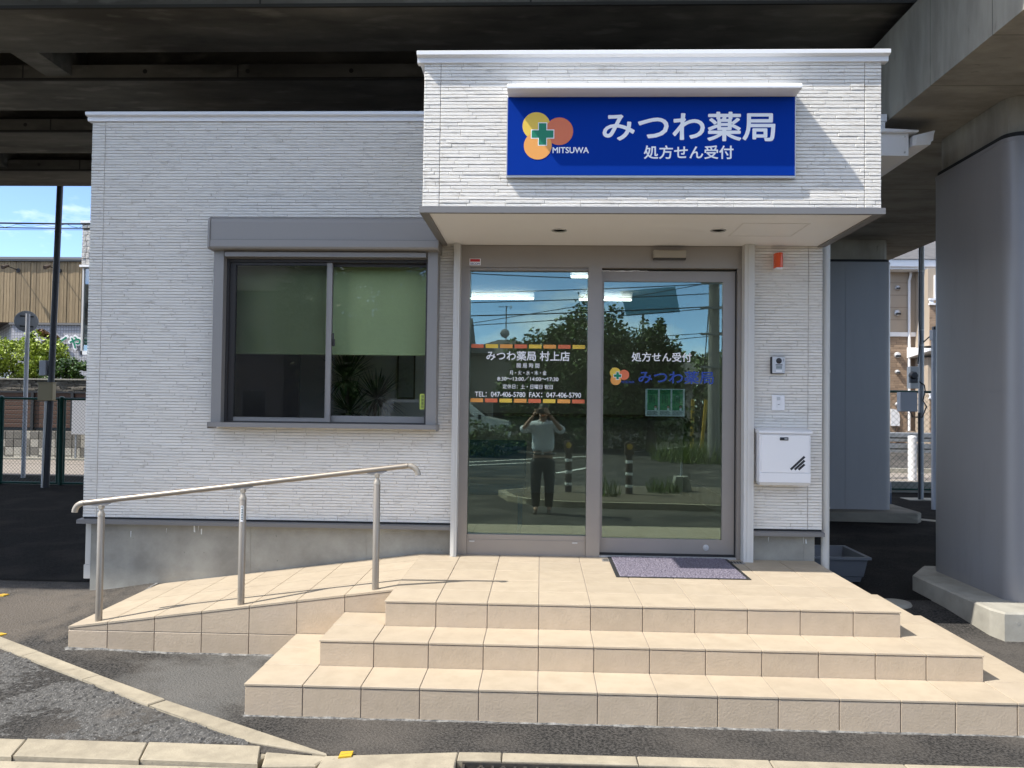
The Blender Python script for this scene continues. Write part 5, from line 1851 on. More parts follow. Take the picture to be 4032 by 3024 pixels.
build(MB().cbox(-11.283, -10.45, 12.79, 12.83, 0.285, 1.135, 0.008), 'board_panel', M['grey_white'], t)
g = MB()
for x in (-11.2, -10.55):
    g.box(x - 0.02, x + 0.02, 12.835, 12.86, -0.33, 1.1)
build(g, 'board_leg', M['galv'], t)
sw_ = thing('ledge_stone_wall', 'planter wall of thin stacked ledge stones under the hedge', 'wall', (-13, 14.6, -0.33))
build(MB().box(-22, -9, 14.55, 14.85, -0.33, 1.635), 'wall_core', M['ledge_stone'], sw_)
g = MB()
rng = random.Random(9)
z = 1.20
while z < 1.62:
    h = rng.uniform(0.025, 0.05)
    x = -15.5
    while x < -10.5:
        L = rng.uniform(0.10, 0.26)
        d = rng.uniform(0.01, 0.05)
        g.box(x, x + L - 0.006, 14.55 - d, 14.56, z, z + h - 0.005)
        x += L
    z += h
build(g, 'stone', M['ledge_stone'], sw_, kind='stuff')
build(MB().box(-22, -9, 14.46, 14.9, 1.636, 1.672), 'coping', M['conc_foot'], sw_)

rng = random.Random(3)
def shrub(name, label, c, rad, n, size, m, stems, m2=None, n2=0):
    t = thing(name, label, 'shrub', (c[0], c[1], c[2] - rad[2]))
    build(leaves(MB(), n, c, rad, size, rng), 'foliage', M[m], t, kind='stuff')
    if m2:
        build(leaves(MB(), n2, (c[0] + 0.1, c[1], c[2] + rad[2] * 0.6), (rad[0] * 0.8, rad[1] * 0.7, rad[2] * 0.45), size, rng), 'young_foliage', M[m2], t, kind='stuff')
    g = MB()
    for k in range(stems):
        a = rng.uniform(0, 6.28)
        g.tube([(c[0] + 0.15 * math.cos(a), c[1] + 0.15 * math.sin(a), c[2] - rad[2] - 0.3), (c[0] + 0.5 * rad[0] * math.cos(a), c[1] + 0.5 * rad[1] * math.sin(a), c[2]),
                (c[0] + 0.8 * rad[0] * math.cos(a), c[1] + 0.8 * rad[1] * math.sin(a), c[2] + 0.6 * rad[2])], 0.02, 6, rs=[0.025, 0.016, 0.006])
    build(g, 'stem', M['bark'], t, smooth=True)
shrub('maple_shrub', 'bright yellow green shrub on top of the ledge stone wall', (-14.55, 15.9, 2.25), (1.15, 0.7, 0.78), 7200, 0.085, 'leaf_bright', 7)
shrub('red_tipped_shrub', 'shrub with reddish young leaves at the back of the hedge', (-14.3, 16.3, 2.58), (0.5, 0.5, 0.48), 2200, 0.10, 'leaf_gloss', 4, 'leaf_red', 800)
shrub('glossy_shrub', 'dark glossy leaved shrub beside the pharmacy corner', (-13.1, 15.5, 1.86), (0.65, 0.5, 0.42), 4200, 0.085, 'leaf_gloss', 5)
shrub('lime_shrub', 'pale lime shrub between the bright and the glossy shrubs', (-13.95, 15.75, 2.05), (0.45, 0.45, 0.45), 2600, 0.085, 'leaf_bright', 5)
shrub('low_shrub', 'low bright green shrub at the left frame edge', (-15.6, 15.4, 2.0), (0.8, 0.5, 0.5), 3000, 0.085, 'leaf_bright', 5)

# cedar clad shop
cs = thing('cedar_shop', 'shop with vertical cedar planks above a pale mosaic tiled wall', 'building', (-20, 25, -0.33))
PY = 22.0
build(MB().box(-32, -16.58, PY + 0.03, 34, 3.86, 6.09), 'upper_wall', M['inner_dark'], cs)
g = MB()
x = -21.6
rng = random.Random(4)
while x < -16.62:
    w = rng.choice((0.085, 0.108, 0.108, 0.125))
    d = rng.uniform(0.012, 0.03)
    gg = MB().cbox(x, x + w - 0.008, PY + 0.028 - d - 0.012, PY + 0.029, 3.872, 6.085, 0.004)
    build(gg, 'plank', M['plank'], cs)
    x += w
g = MB()
while x < -16.0:
    x += 0.1
xx = -32.0
while xx < -21.62:
    g.box(xx, xx + 0.1, PY + 0.0, PY + 0.029, 3.872, 6.085)
    xx += 0.108
build(g, 'plank', M['plank'], cs, kind='stuff')
g = MB()
g.box(-32, -16.54, PY - 0.10, 34, 6.091, 6.14)
g.box(-32, -16.54, PY - 0.14, PY + 0.1, 6.1405, 6.23)
build(g, 'roof_edge', M['trim_grey'], cs)
g = MB()
g.add([(-19.165, PY + 0.05, -0.4), (-14.5, PY + 0.05, -0.4), (-14.5, 30, -0.4), (-22.5, 30, -0.4), (-22.5, 26, -0.4),
       (-19.165, PY + 0.05, 3.79), (-14.5, PY + 0.05, 3.79), (-14.5, 30, 3.79), (-22.5, 30, 3.79), (-22.5, 26, 3.79)],
      [(0, 1, 6, 5), (1, 2, 7, 6), (2, 3, 8, 7), (3, 4, 9, 8), (4, 0, 5, 9), (5, 6, 7, 8, 9)])
build(g, 'mosaic_wall', M['mosaic'], cs)
g = MB()
g.add([(-19.20, PY - 0.03, 3.791), (-16.58, PY - 0.03, 3.791), (-16.58, PY + 0.3, 3.791), (-19.0, PY + 0.3, 3.791), (-22.6, 26.2, 3.791), (-22.62, 25.95, 3.791),
       (-19.20, PY - 0.03, 3.868), (-16.58, PY - 0.03, 3.868), (-16.58, PY + 0.3, 3.868), (-19.0, PY + 0.3, 3.868), (-22.6, 26.2, 3.868), (-22.62, 25.95, 3.868)],
      [(0, 1, 7, 6), (1, 2, 8, 7), (2, 3, 9, 8), (3, 4, 10, 9), (4, 5, 11, 10), (5, 0, 6, 11), (6, 7, 8, 9, 10, 11), (5, 4, 3, 2, 1, 0)])
build(g, 'wall_cap', M['trim_grey'], cs)
for body, x0, x1, z0, z1 in (('く', -17.36, -17.05, 2.95, 3.36), ('や', -16.95, -16.56, 2.96, 3.37), ('ま', -16.44, -16.05, 2.90, 3.33)):
    link('lettering', text_mesh(body, x0 - 0.04, x1 + 0.04, z0 - 0.04, z1 + 0.04, PY - 0.02, M['white'], 0.09), cs)
    link('lettering', text_mesh(body, x0, x1, z0, z1, PY - 0.03, M['green_print'], 0.03), cs)
for x, lab in ((-18.93, 'left of the two dark spotlights on the cedar planks'), (-17.40, 'right of the two dark spotlights on the cedar planks, by the pole')):
    t = thing('spotlight', lab, 'spotlight', (x, PY, 5.77), 'spotlights on the cedar wall')
    g = MB()
    g.tube([(x, PY, 5.76), (x - 0.05, PY - 0.25, 5.80), (x - 0.12, PY - 0.50, 5.84)], 0.018, 8)
    build(g, 'lamp_arm', M['black'], t, smooth=True)
    g = MB()
    g.tube([(x - 0.10, PY - 0.42, 5.86), (x - 0.16, PY - 0.64, 5.76)], 0.06, 12, rs=[0.045, 0.075])
    build(g, 'lamp_head', M['inner_dark'], t, smooth=True)
    build(MB().lathe([(0.075, PY - 0.0), (0.075, PY - 0.03), (0.0, PY - 0.035)], (x, 0, 5.76), 14, 'y'), 'lamp_base', M['black'], t)
# pale stone stair tower beside it
st_ = thing('stone_tower', 'pale split stone tower with glass strip peeping past the pharmacy corner', 'building', (-14.6, 21, -0.33))
build(MB().box(-15.40, -13.2, 20.0, 23, 5.62, 7.03), 'tower_wall', M['stone_pale'], st_)
g = MB()
rng = random.Random(8)
for r in range(7):
    xx = -15.40
    while xx < -14.2:
        L = rng.uniform(0.13, 0.24)
        g.cbox(xx, xx + L - 0.01, 19.95 + rng.uniform(-0.02, 0.01), 20.0, 5.64 + r * 0.198, 5.64 + r * 0.198 + 0.188, 0.012)
        xx += L
build(g, 'stone', M['stone_pale'], st_, kind='stuff')
build(MB().box(-15.44, -13.1, 19.9, 23.1, 7.031, 7.11), 'tower_cap', M['box_white'], st_)
build(MB().box(-15.44, -13.1, 19.9, 23.1, 5.55, 5.619), 'tower_sill', M['soffit'], st_)
build(MB().box(-15.36, -13.2, 20.1, 20.13, 2.75, 5.545), 'glass_strip', M['glass_far'], st_)
build(MB().box(-15.42, -15.36, 20.06, 20.16, 2.62, 5.549), 'glass_frame', M['post'], st_)
build(MB().box(-15.42, -13.2, 20.06, 20.16, 2.62, 2.749), 'glass_sill', M['soffit'], st_)
build(MB().box(-15.24, -14.6, 20.3, 22, 7.11, 8.02), 'roof_box', M['post'], st_)
build(MB().box(-15.30, -14.5, 20.25, 22.1, 8.021, 8.06), 'roof_box_cap', M['box_white'], st_)
build(MB().box(-15.30, -14.5, 20.25, 22.1, 7.111, 7.17), 'roof_box_foot', M['box_white'], st_)
# overhead cables on the left
oc = thing('overhead_cable', 'twisted pair of dark overhead cables crossing the sky gap on the left', 'cable', (-10, 10, 4.77))
g = MB()
for k, (dz, r) in enumerate(((0.0, 0.018), (-0.09, 0.012), (-0.13, 0.005))):
    pts = [(-40 + i * 2.5, 10.0 + 0.02 * math.sin(i), 4.775 + dz + 0.00035 * (i - 12) ** 2 + 0.012 * math.sin(i * 1.9 + k)) for i in range(25)]
    g.tube(pts, r, 6)
pts = [(-14 + i * 0.12, 10.0 + 0.03 * math.cos(i * 1.5), 4.73 + 0.05 * math.sin(i * 1.5) * (0.6 + 0.4 * math.sin(i * 0.37))) for i in range(50)]
g.tube(pts, 0.004, 5)
build(g, 'cable', M['black'], oc, smooth=True)
# ================================================================== ACROSS THE ROAD (seen in the door glass)
g = MB()
g.box(-60, 60, -34, -2.86, -0.5765, -0.572)
E2 = None
road = build(g, 'road', M['asphalt'], None, kind='structure')
def stripe(a, b, w=0.15, z=-0.5675):
    a, b = Vector(a), Vector(b)
    d = (b - a).normalized()
    n = Vector((-d.y, d.x)) * w / 2
    return MB().add([(a.x - n.x, a.y - n.y, z), (b.x - n.x, b.y - n.y, z), (b.x + n.x, b.y + n.y, z), (a.x + n.x, a.y + n.y, z)], [(0, 1, 2, 3)])
for a, b in (((-6.0, -13.2), (1.6, -20.2)), ((3.2, -22.5), (6.5, -28.0)), ((0.45, -13.6), (1.8, -16.4)), ((-3.5, -14.5), (0.2, -17.3)), ((2.3, -9.0), (3.6, -10.5))):
    build(stripe(a, b), 'lane_marking', M['paint'], None, kind='structure')
# traffic island with kerb
ti = [(-0.75, -8.6), (-0.55, -7.75), (-0.2, -7.35), (0.4, -7.05), (1.2, -6.95), (2.2, -6.9), (3.4, -6.75), (5.5, -6.5), (5.5, -9.6), (2.5, -9.7), (0.3, -9.6)]
g = MB()
g.prism(ti[::-1], -0.6, -0.47, 'z')
build(g, 'traffic_island', M['kerb'], None, kind='structure')
ce = Vector((2.2, -8.2))
inner = [tuple(Vector(p) + (ce - Vector(p)).normalized() * 0.14) for p in ti]
g = MB()
g.prism(inner[::-1], -0.5, -0.462, 'z')
build(g, 'island_soil', M['island_soil'], None, kind='structure')
for (x, y, lab) in ((0.56, -8.45, 'dark bollard with round amber reflector reflected nearest the person'), (1.66, -8.2, 'dark bollard with round amber reflector reflected in the sliding door')):
    t = thing('reflector_bollard', lab, 'bollard', (x, y, -0.462), 'reflector bollards on the island')
    b0 = -0.462
    build(MB().lathe([(0.066, 0.0), (0.066, 0.72)], (0, 0, 0), 16), 'bollard_post', M['inner_dark'], t, smooth=True)
    g = MB()
    g.prism([(-0.085, 0.721), (0.085, 0.721), (0.085, 0.90)] + [(0.085 * math.cos(a), 0.90 + 0.06 * math.sin(a)) for a in [math.pi * k / 8 for k in range(9)]] + [(-0.085, 0.90)], -0.07, 0.07, 'y')
    hd = build(g, 'bollard_head', M['inner_dark'], t)
    g = MB()
    g.lathe([(0.0, 0.082), (0.05, 0.078), (0.054, 0.0705)], (0, 0, 0.865), 20, 'y')
    rf = build(g, 'reflector', M['yellow'], hd, smooth=True)
    bands = []
    for z in (0.12, 0.34, 0.56):
        bands.append(build(MB().lathe([(0.067, z), (0.0675, z + 0.001), (0.0675, z + 0.055), (0.067, z + 0.056)], (0, 0, 0), 16), 'white_band', M['paint'], t, smooth=True))
    for q in list(t.children):
        q.matrix_parent_inverse = Matrix.Identity(4)
rng = random.Random(12)
def tuft(x, y, z, n, h, s, label):
    t = thing('grass_tuft', label, 'grass', (x, y, z))
    g = MB()
    for k in range(n):
        a, r = rng.uniform(0, 6.28), s * math.sqrt(rng.random())
        px_, py_ = x + r * math.cos(a), y + r * math.sin(a)
        lean = Vector((rng.gauss(0, 0.35), rng.gauss(0, 0.35), 1)).normalized()
        l = h * rng.uniform(0.5, 1.2)
        w = Vector((rng.uniform(-1, 1), rng.uniform(-1, 1), 0)).normalized() * 0.012
        p = Vector((px_, py_, z))
        g.add([p - w, p + w, p + lean * l], [(0, 1, 2)])
    build(g, 'blade', M['grass'], t, kind='stuff')
tuft(1.25, -7.9, -0.462, 60, 0.4, 0.22, 'dry grass tuft on the island between the bollards')
tuft(2.35, -8.6, -0.462, 140, 0.3, 0.3, 'grass tuft on the island beside the concrete weight')
tuft(4.9, -18.6, -0.572, 900, 0.75, 1.4, 'large grass clump by the utility pole across the road')
tuft(1.2, -26.5, -0.572, 700, 0.8, 1.5, 'grass clump in front of the trees across the road')
t = thing('concrete_weight', 'small concrete base weight standing on the island', 'weight', (2.72, -8.85, -0.462))
build(MB().prism([(2.54, -0.462), (2.90, -0.462), (2.84, -0.18), (2.60, -0.18)], -9.0, -8.7, 'y'), 'weight', M['found'], t)
build(MB().tube([(2.72, -8.85, -0.18), (2.72, -8.85, 0.08)], 0.02, 8), 'stub', M['grey_white'], t, smooth=True)

def tree(name, label, x, y, z, h, crown, n, size=0.16):
    t = thing(name, label, 'tree', (x, y, z))
    g = MB()
    zc_ = z + h - crown[2]
    g.tube([(x, y, z), (x + 0.08, y, z + (zc_ - z) * 0.6), (x - 0.05, y + 0.05, zc_), (x + 0.05, y, zc_ + crown[2] * 0.7)], 0.15, 10, rs=[0.2, 0.15, 0.10, 0.03])
    for k in range(6):
        a = k * 1.05 + 0.3
        g.tube([(x, y, zc_ - crown[2] * 0.5), (x + crown[0] * 0.4 * math.cos(a), y + crown[1] * 0.4 * math.sin(a), zc_ + 0.1 * k - 0.2),
                (x + crown[0] * 0.8 * math.cos(a), y + crown[1] * 0.8 * math.sin(a), zc_ + 0.35 * crown[2])], 0.05, 6, rs=[0.07, 0.045, 0.015])
    build(g, 'trunk', M['bark'], t, smooth=True)
    build(leaves(MB(), n, (x, y, zc_), crown, size, rng), 'crown', M['leaf_tree'], t, kind='stuff')
tree('broad_tree', 'tallest broad leafy tree across the road, reflected in both door panes', 1.95, -23.0, -0.58, 5.5, (1.6, 1.4, 2.5), 16000)
tree('broad_tree', 'lower leafy tree reflected left of the tallest tree', 0.15, -23.5, -0.58, 4.4, (1.6, 1.3, 1.8), 13000)
tree('broad_tree', 'leafy tree reflected in the middle of the sliding door', 4.15, -23.5, -0.58, 4.75, (1.15, 1.1, 2.0), 11000)
tree('broad_tree', 'bushy tree at the far end of the reflected street', 9.5, -33.0, -0.58, 5.0, (2.2, 2, 2.2), 5000)
tree('broad_tree', 'large dense tree across the road, reflected in the right window pane', -8.2, -27.0, -0.58, 10.6, (2.8, 2.2, 4.8), 18000, 0.24)
tree('broad_tree', 'second dense tree across the road, reflected at the right of the window', -5.4, -26.5, -0.58, 8.6, (1.6, 1.6, 3.6), 9000, 0.22)
far = MB()
leaves(far, 9000, (9.0, -46.0, 1.4), (9.0, 1.5, 2.7), 0.45, rng)
build(far, 'treeline', M['leaf_tree'], None, kind='stuff')
hd = tag(build(leaves(MB(), 9000, (2.2, -24.6, 0.6), (3.4, 0.8, 1.5), 0.2, rng), 'hedge', M['leaf_tree'], None), 'dense dark hedge below the trees across the road', 'hedge')
hd2 = tag(build(leaves(MB(), 3000, (-1.9, -19.2, -0.05), (1.6, 0.4, 0.52), 0.13, rng), 'hedge', M['leaf_tree'], None), 'low clipped hedge in front of the parked van across the road', 'hedge')

def house(label, x0, x1, y0, y1, z, eave, ridge, axis):
    t = thing('house', label, 'house', ((x0 + x1) / 2, (y0 + y1) / 2, z))
    build(MB().box(x0, x1, y0, y1, z, eave), 'wall', M['house_wall'], t)
    o = 0.5
    g = MB()
    xm, ym = (x0 + x1) / 2, (y0 + y1) / 2
    if axis == 'hip':
        i = min((x1 - x0), (y1 - y0)) / 2
        g.add([(x0 - o, y0 - o, eave), (x1 + o, y0 - o, eave), (x1 + o, y1 + o, eave), (x0 - o, y1 + o, eave), (xm - 0.4, ym, ridge), (xm + 0.4, ym, ridge)],
              [(0, 1, 5, 4), (1, 2, 5), (2, 3, 4, 5), (3, 0, 4), (3, 2, 1, 0)])
    else:
        g.prism([(y0 - o, eave), (y1 + o, eave), (ym, ridge)], x0 - o, x1 + o, 'x')
    build(g, 'roof', M['roof_tile'], t)
    n = max(1, int((x1 - x0) / 2.2))
    for k in range(n):
        cx = x0 + (k + 0.5) * (x1 - x0) / n
        for zz in ([z + 1.0] if eave - z < 4 else [z + 1.0, z + 3.7]):
            w = build(MB().box(cx - 0.55, cx + 0.55, y1, y1 + 0.06, zz, zz + 1.2), 'window', M['silver'], t)
            build(MB().box(cx - 0.49, cx + 0.49, y1 + 0.061, y1 + 0.07, zz + 0.06, zz + 1.14), 'pane', M['car_glass'], w)
    return t
house('low hip roofed house reflected left of the trees', -3.4, 0.2, -33, -29, -0.58, 3.35, 4.15, 'hip')
house('grey roofed house reflected at the left edge of the door', -9.5, -3.6, -32, -27, -0.58, 3.2, 5.0, 'gable')
house('two storey house with wide grey roof reflected in the left window pane', -21.0, -11.0, -34, -27.5, -0.58, 5.8, 8.0, 'gable')
house('low house reflected between trees in the sliding door', 3.0, 7.5, -38, -33, -0.58, 2.2, 3.4, 'gable')
an = thing('roof_antenna', 'television antenna mast with a dish on the hip roofed house', 'antenna', (-1.65, -31, 4.1))
build(MB().tube([(-1.65, -31, 4.0), (-1.65, -31, 5.75)], 0.03, 6), 'mast', M['galv'], an, smooth=True)
g = MB()
for k in range(6):
    g.tube([(-1.95 + k * 0.09, -31.2, 5.72), (-1.95 + k * 0.09, -30.8, 5.72)], 0.012, 5)
g.tube([(-2.0, -31, 5.71), (-1.4, -31, 5.71)], 0.014, 5)
g.tube([(-1.45, -31.25, 5.8), (-1.38, -31, 5.7), (-1.45, -30.75, 5.6)], 0.02, 5)
build(g, 'aerial', M['galv'], an)
g = MB()
g.lathe([(0.0, -30.85), (0.15, -30.88), (0.22, -30.93)], (-1.70, 0, 4.45), 16, 'y')
build(g, 'dish', M['grey_white'], an, smooth=True)

up_ = thing('utility_pole', 'thick concrete utility pole reflected at the right edge of the door', 'pole', (5.30, -18.0, -0.58))
build(MB().tube([(5.30, -18, -0.6), (5.28, -18, 10.5)], 0.16, 14, rs=[0.185, 0.13]), 'pole', M['pole_conc'], up_, smooth=True)
g = MB()
for z in (4.85, 4.1, 3.3, 2.3):
    g.box(4.85, 5.75, -17.83, -17.77, z, z + 0.07)
build(g, 'cross_arm', M['galv'], up_)
g = MB()
for dx, dy in ((0.0, 0.0), (0.5, 0.2)):
    g.tube([(6.6 + dx, -27 + dy, -0.57), (5.4 + dx * 0.2, -18.3, 7.0)], 0.02, 6)
build(g, 'guy_wire', M['black'], up_)
g = MB()
for (x, dx) in ((6.55, 0.02), (6.95, 0.15)):
    g.tube([(x - 0.4, -26.0, -0.57), (x - 0.4 + dx, -25.9, 1.4)], 0.07, 8)
build(g, 'guy_guard', M['yellow'], up_, smooth=True)
pc = thing('power_cable', 'bundle of overhead power cables reflected across the sky in the door', 'cable', (0, -18, 4))
g = MB()
for (za, zb, ya, yb, r) in ((2.55, 4.95, -22, -18, 0.013), (4.35, 4.9, -17, -18, 0.016), (4.05, 4.6, -17, -18, 0.016), (3.2, 4.15, -19, -18, 0.014), (2.75, 3.4, -20, -18, 0.012),
                            (3.75, 4.2, -18, -18, 0.02), (2.2, 3.3, -21, -18, 0.012), (5.4, 4.95, -15, -18, 0.016)):
    pts = []
    for i in range(13):
        u = i / 12
        pts.append((-13 + 18.3 * u, ya + (yb - ya) * u, za + (zb - za) * u - 0.35 * 4 * u * (1 - u) * 0.5))
    g.tube(pts, r, 5)
for (zb, r) in ((4.9, 0.016), (4.2, 0.02), (3.4, 0.014)):
    g.tube([(5.3, -18, zb), (14, -22, zb + 0.3), (26, -30, zb + 0.5)], r, 5)
build(g, 'cable', M['black'], pc, smooth=True)

bbd = thing('blue_board', 'large tilted blue board reflected in the sky above the trees', 'board', (3.9, -25.5, -0.572))
g = MB()
g.prism([(3.42, 4.72), (5.55, 4.90), (5.36, 5.92), (3.18, 5.72)], -25.55, -25.5, 'y')
build(g, 'board_panel', mat('blue_board', (0.20, 0.46, 0.66), 0.5), bbd)
build(MB().tube([(4.1, -25.6, -0.6), (4.1, -25.6, 5.4)], 0.05, 8), 'board_post', M['galv'], bbd, smooth=True)
# parked van across the road
vn = thing('parked_van', 'white one-box van parked across the road, reflected at the left of the door', 'van', (-3.1, -20.8, -0.572))
g = MB()
side = [(-5.2, 0.0 - 0.25), (-1.05, -0.25), (-0.92, 0.25), (-1.05, 0.55), (-1.75, 0.68), (-2.35, 1.16), (-2.6, 1.24), (-5.0, 1.26), (-5.25, 1.1), (-5.3, 0.3)]
ins = lambda q, s: q
ya, yb = -21.6, -19.95
n = len(side)
L0 = [(x, yb, z) if z < 0.7 else (x, yb - 0.12, z) for x, z in side]
L1 = [(x, ya, z) if z < 0.7 else (x, ya + 0.12, z) for x, z in side]
g.add(L0 + L1, [tuple(range(n))[::-1], tuple(range(n, 2 * n))] + [(i, (i + 1) % n, n + (i + 1) % n, n + i) for i in range(n)])
vb = build(g, 'body', M['car_white'], vn)
g = MB()
g.add([(-2.98, yb - 0.02, 0.70), (-1.98, yb - 0.02, 0.70), (-2.42, yb - 0.105, 1.12), (-2.98, yb - 0.105, 1.15)], [(0, 1, 2, 3)])
g.add([(-4.9, yb - 0.02, 0.70), (-3.08, yb - 0.02, 0.70), (-3.08, yb - 0.105, 1.15), (-4.85, yb - 0.105, 1.15)], [(0, 1, 2, 3)])
build(g, 'side_window', M['car_glass'], vn)
g = MB()
g.add([(-1.80, yb - 0.13, 0.725), (-1.80, ya + 0.13, 0.725), (-2.31, ya + 0.2, 1.14), (-2.31, yb - 0.2, 1.14)], [(0, 1, 2, 3)])
build(g, 'windscreen', M['car_glass'], vn)
for x in (-4.4, -1.75):
    for y in (yb - 0.02, ya + 0.02):
        g = MB()
        g.lathe([(0.31, y - 0.08), (0.33, y - 0.05), (0.33, y + 0.05), (0.31, y + 0.08)], (x, 0, -0.245), 18, 'y')
        w = build(g, 'wheel', M['rubber'], vn, smooth=True)
        g = MB()
        s = 1 if y == yb - 0.02 else -1
        g.lathe([(0.0, y + s * 0.085), (0.19, y + s * 0.09)], (x, 0, -0.245), 16, 'y')
        build(g, 'hub_cap', M['silver'], w)
build(MB().cbox(-2.05, -1.95, yb + 0.0, yb + 0.16, 0.62, 0.78, 0.02), 'wing_mirror', M['black'], vn)
build(MB().cbox(-0.985, -0.93, yb - 0.42, yb - 0.1, 0.22, 0.40, 0.01), 'headlight', M['silver'], vn)
build(MB().cbox(-0.985, -0.93, ya + 0.1, ya + 0.42, 0.22, 0.40, 0.01), 'headlight', M['silver'], vn)

# ================================================================== THE PERSON TAKING THE PHOTOGRAPH
pe = thing('person', 'man in pale blue shirt and black trousers holding up a phone, reflected in the door', 'person', (0.07, -6.28, -0.572))
def skin_mesh(name, verts, edges, radii, m, root, parent, sub=2):
    me = bpy.data.meshes.new(name)
    me.from_pydata(verts, edges, [])
    o = bpy.data.objects.new(name, me)
    COL.objects.link(o)
    o.modifiers.new('skin', 'SKIN')
    sv = me.skin_vertices[0].data
    for i, r in enumerate(radii):
        r = r if isinstance(r, tuple) else (r, r)
        sv[i].radius = r
        sv[i].use_root = (i == root)
    s = o.modifiers.new('sub', 'SUBSURF')
    s.levels = s.render_levels = sub
    bpy.context.view_layer.update()
    dg = bpy.context.evaluated_depsgraph_get()
    out = bpy.data.meshes.new_from_object(o.evaluated_get(dg))
    bpy.data.objects.remove(o)
    out.name = name
    out.materials.clear()
    out.materials.append(m)
    for p in out.polygons:
        p.use_smooth = True
    return link(name, out, parent)
PXc, PYc = 0.072, -6.30
zf = -0.572
# one continuous body (skin), clothing grown over it
V = [(PXc, PYc, 0.34), (PXc, PYc, 0.50), (PXc, PYc + 0.01, 0.70), (PXc, PYc, 0.82), (PXc, PYc + 0.01, 0.90), (PXc, PYc + 0.03, 0.98),
     (PXc - 0.10, PYc, 0.28), (PXc - 0.105, PYc + 0.01, -0.10), (PXc - 0.10, PYc, -0.46), (PXc - 0.105, PYc + 0.09, -0.53),
     (PXc + 0.10, PYc, 0.28), (PXc + 0.105, PYc + 0.01, -0.10), (PXc + 0.10, PYc, -0.46), (PXc + 0.115, PYc + 0.09, -0.53),
     (PXc - 0.18, PYc, 0.82), (PXc - 0.335, PYc + 0.10, 0.74), (PXc - 0.15, PYc + 0.22, 0.98),
     (PXc + 0.18, PYc, 0.82), (PXc + 0.315, PYc + 0.10, 0.73), (PXc + 0.10, PYc + 0.23, 0.99)]
Ed = [(0, 1), (1, 2), (2, 3), (3, 4), (4, 5), (0, 6), (6, 7), (7, 8), (8, 9), (0, 10), (10, 11), (11, 12), (12, 13), (3, 14), (14, 15), (15, 16), (3, 17), (17, 18), (18, 19)]
Rr = [(0.15, 0.10), (0.135, 0.09), (0.155, 0.105), (0.12, 0.085), 0.055, 0.052, 0.085, 0.058, 0.04, 0.035, 0.085, 0.058, 0.04, 0.035,
      0.06, 0.042, 0.028, 0.06, 0.042, 0.028]
skin_mesh('body', V, Ed, Rr, M['skin'], 0, pe)
# shirt with rolled sleeves
V = [(PXc, PYc, 0.37), (PXc, PYc, 0.52), (PXc, PYc + 0.01, 0.70), (PXc, PYc, 0.815), (PXc, PYc + 0.005, 0.875),
     (PXc - 0.18, PYc, 0.82), (PXc - 0.325, PYc + 0.09, 0.745), (PXc - 0.29, PYc + 0.125, 0.80),
     (PXc + 0.18, PYc, 0.82), (PXc + 0.305, PYc + 0.09, 0.735), (PXc + 0.27, PYc + 0.125, 0.79)]
Ed = [(0, 1), (1, 2), (2, 3), (3, 4), (3, 5), (5, 6), (6, 7), (3, 8), (8, 9), (9, 10)]
Rr = [(0.205, 0.135), (0.195, 0.13), (0.20, 0.135), (0.15, 0.11), 0.068, 0.088, 0.074, 0.072, 0.088, 0.074, 0.072]
sh_ = skin_mesh('shirt', V, Ed, Rr, M['shirt'], 0, pe)
g = MB()
for s in (-1, 1):
    g.add([(PXc + s * 0.008, PYc + 0.075, 0.885), (PXc + s * 0.075, PYc + 0.045, 0.925), (PXc + s * 0.085, PYc + 0.075, 0.875), (PXc + s * 0.045, PYc + 0.125, 0.835)], [(0, 1, 2, 3)])
g.box(PXc - 0.016, PXc + 0.016, PYc + 0.118, PYc + 0.13, 0.40, 0.83)
build(g, 'collar', M['shirt'], sh_)
# trousers
V = [(PXc, PYc, 0.35), (PXc, PYc, 0.26), (PXc - 0.098, PYc, 0.16), (PXc - 0.11, PYc + 0.012, -0.10), (PXc - 0.105, PYc, -0.50),
     (PXc + 0.098, PYc, 0.16), (PXc + 0.11, PYc + 0.012, -0.10), (PXc + 0.105, PYc, -0.50)]
Ed = [(0, 1), (1, 2), (2, 3), (3, 4), (1, 5), (5, 6), (6, 7)]
Rr = [(0.195, 0.13), (0.215, 0.14), 0.118, 0.088, 0.066, 0.118, 0.088, 0.066]
tr_ = skin_mesh('trousers', V, Ed, Rr, M['trouser'], 0, pe)
g = MB()
g.tube([(PXc + 0.196 * math.cos(a), PYc + 0.132 * math.sin(a), 0.375) for a in [2 * math.pi * k / 24 for k in range(25)]], 0.016, 6, caps=False)
build(g, 'belt', M['black'], tr_, smooth=True)
build(MB().box(PXc - 0.025, PXc + 0.025, PYc + 0.142, PYc + 0.154, 0.358, 0.392), 'buckle', M['silver'], tr_)
for s in (-1, 1):
    skin_mesh('shoe', [(PXc + s * 0.108, PYc - 0.07, -0.535), (PXc + s * 0.11, PYc + 0.03, -0.53), (PXc + s * 0.115, PYc + 0.12, -0.545), (PXc + s * 0.12, PYc + 0.19, -0.552)],
              [(0, 1), (1, 2), (2, 3)], [0.036, 0.042, 0.038, 0.022], M['shoe'], 1, pe)
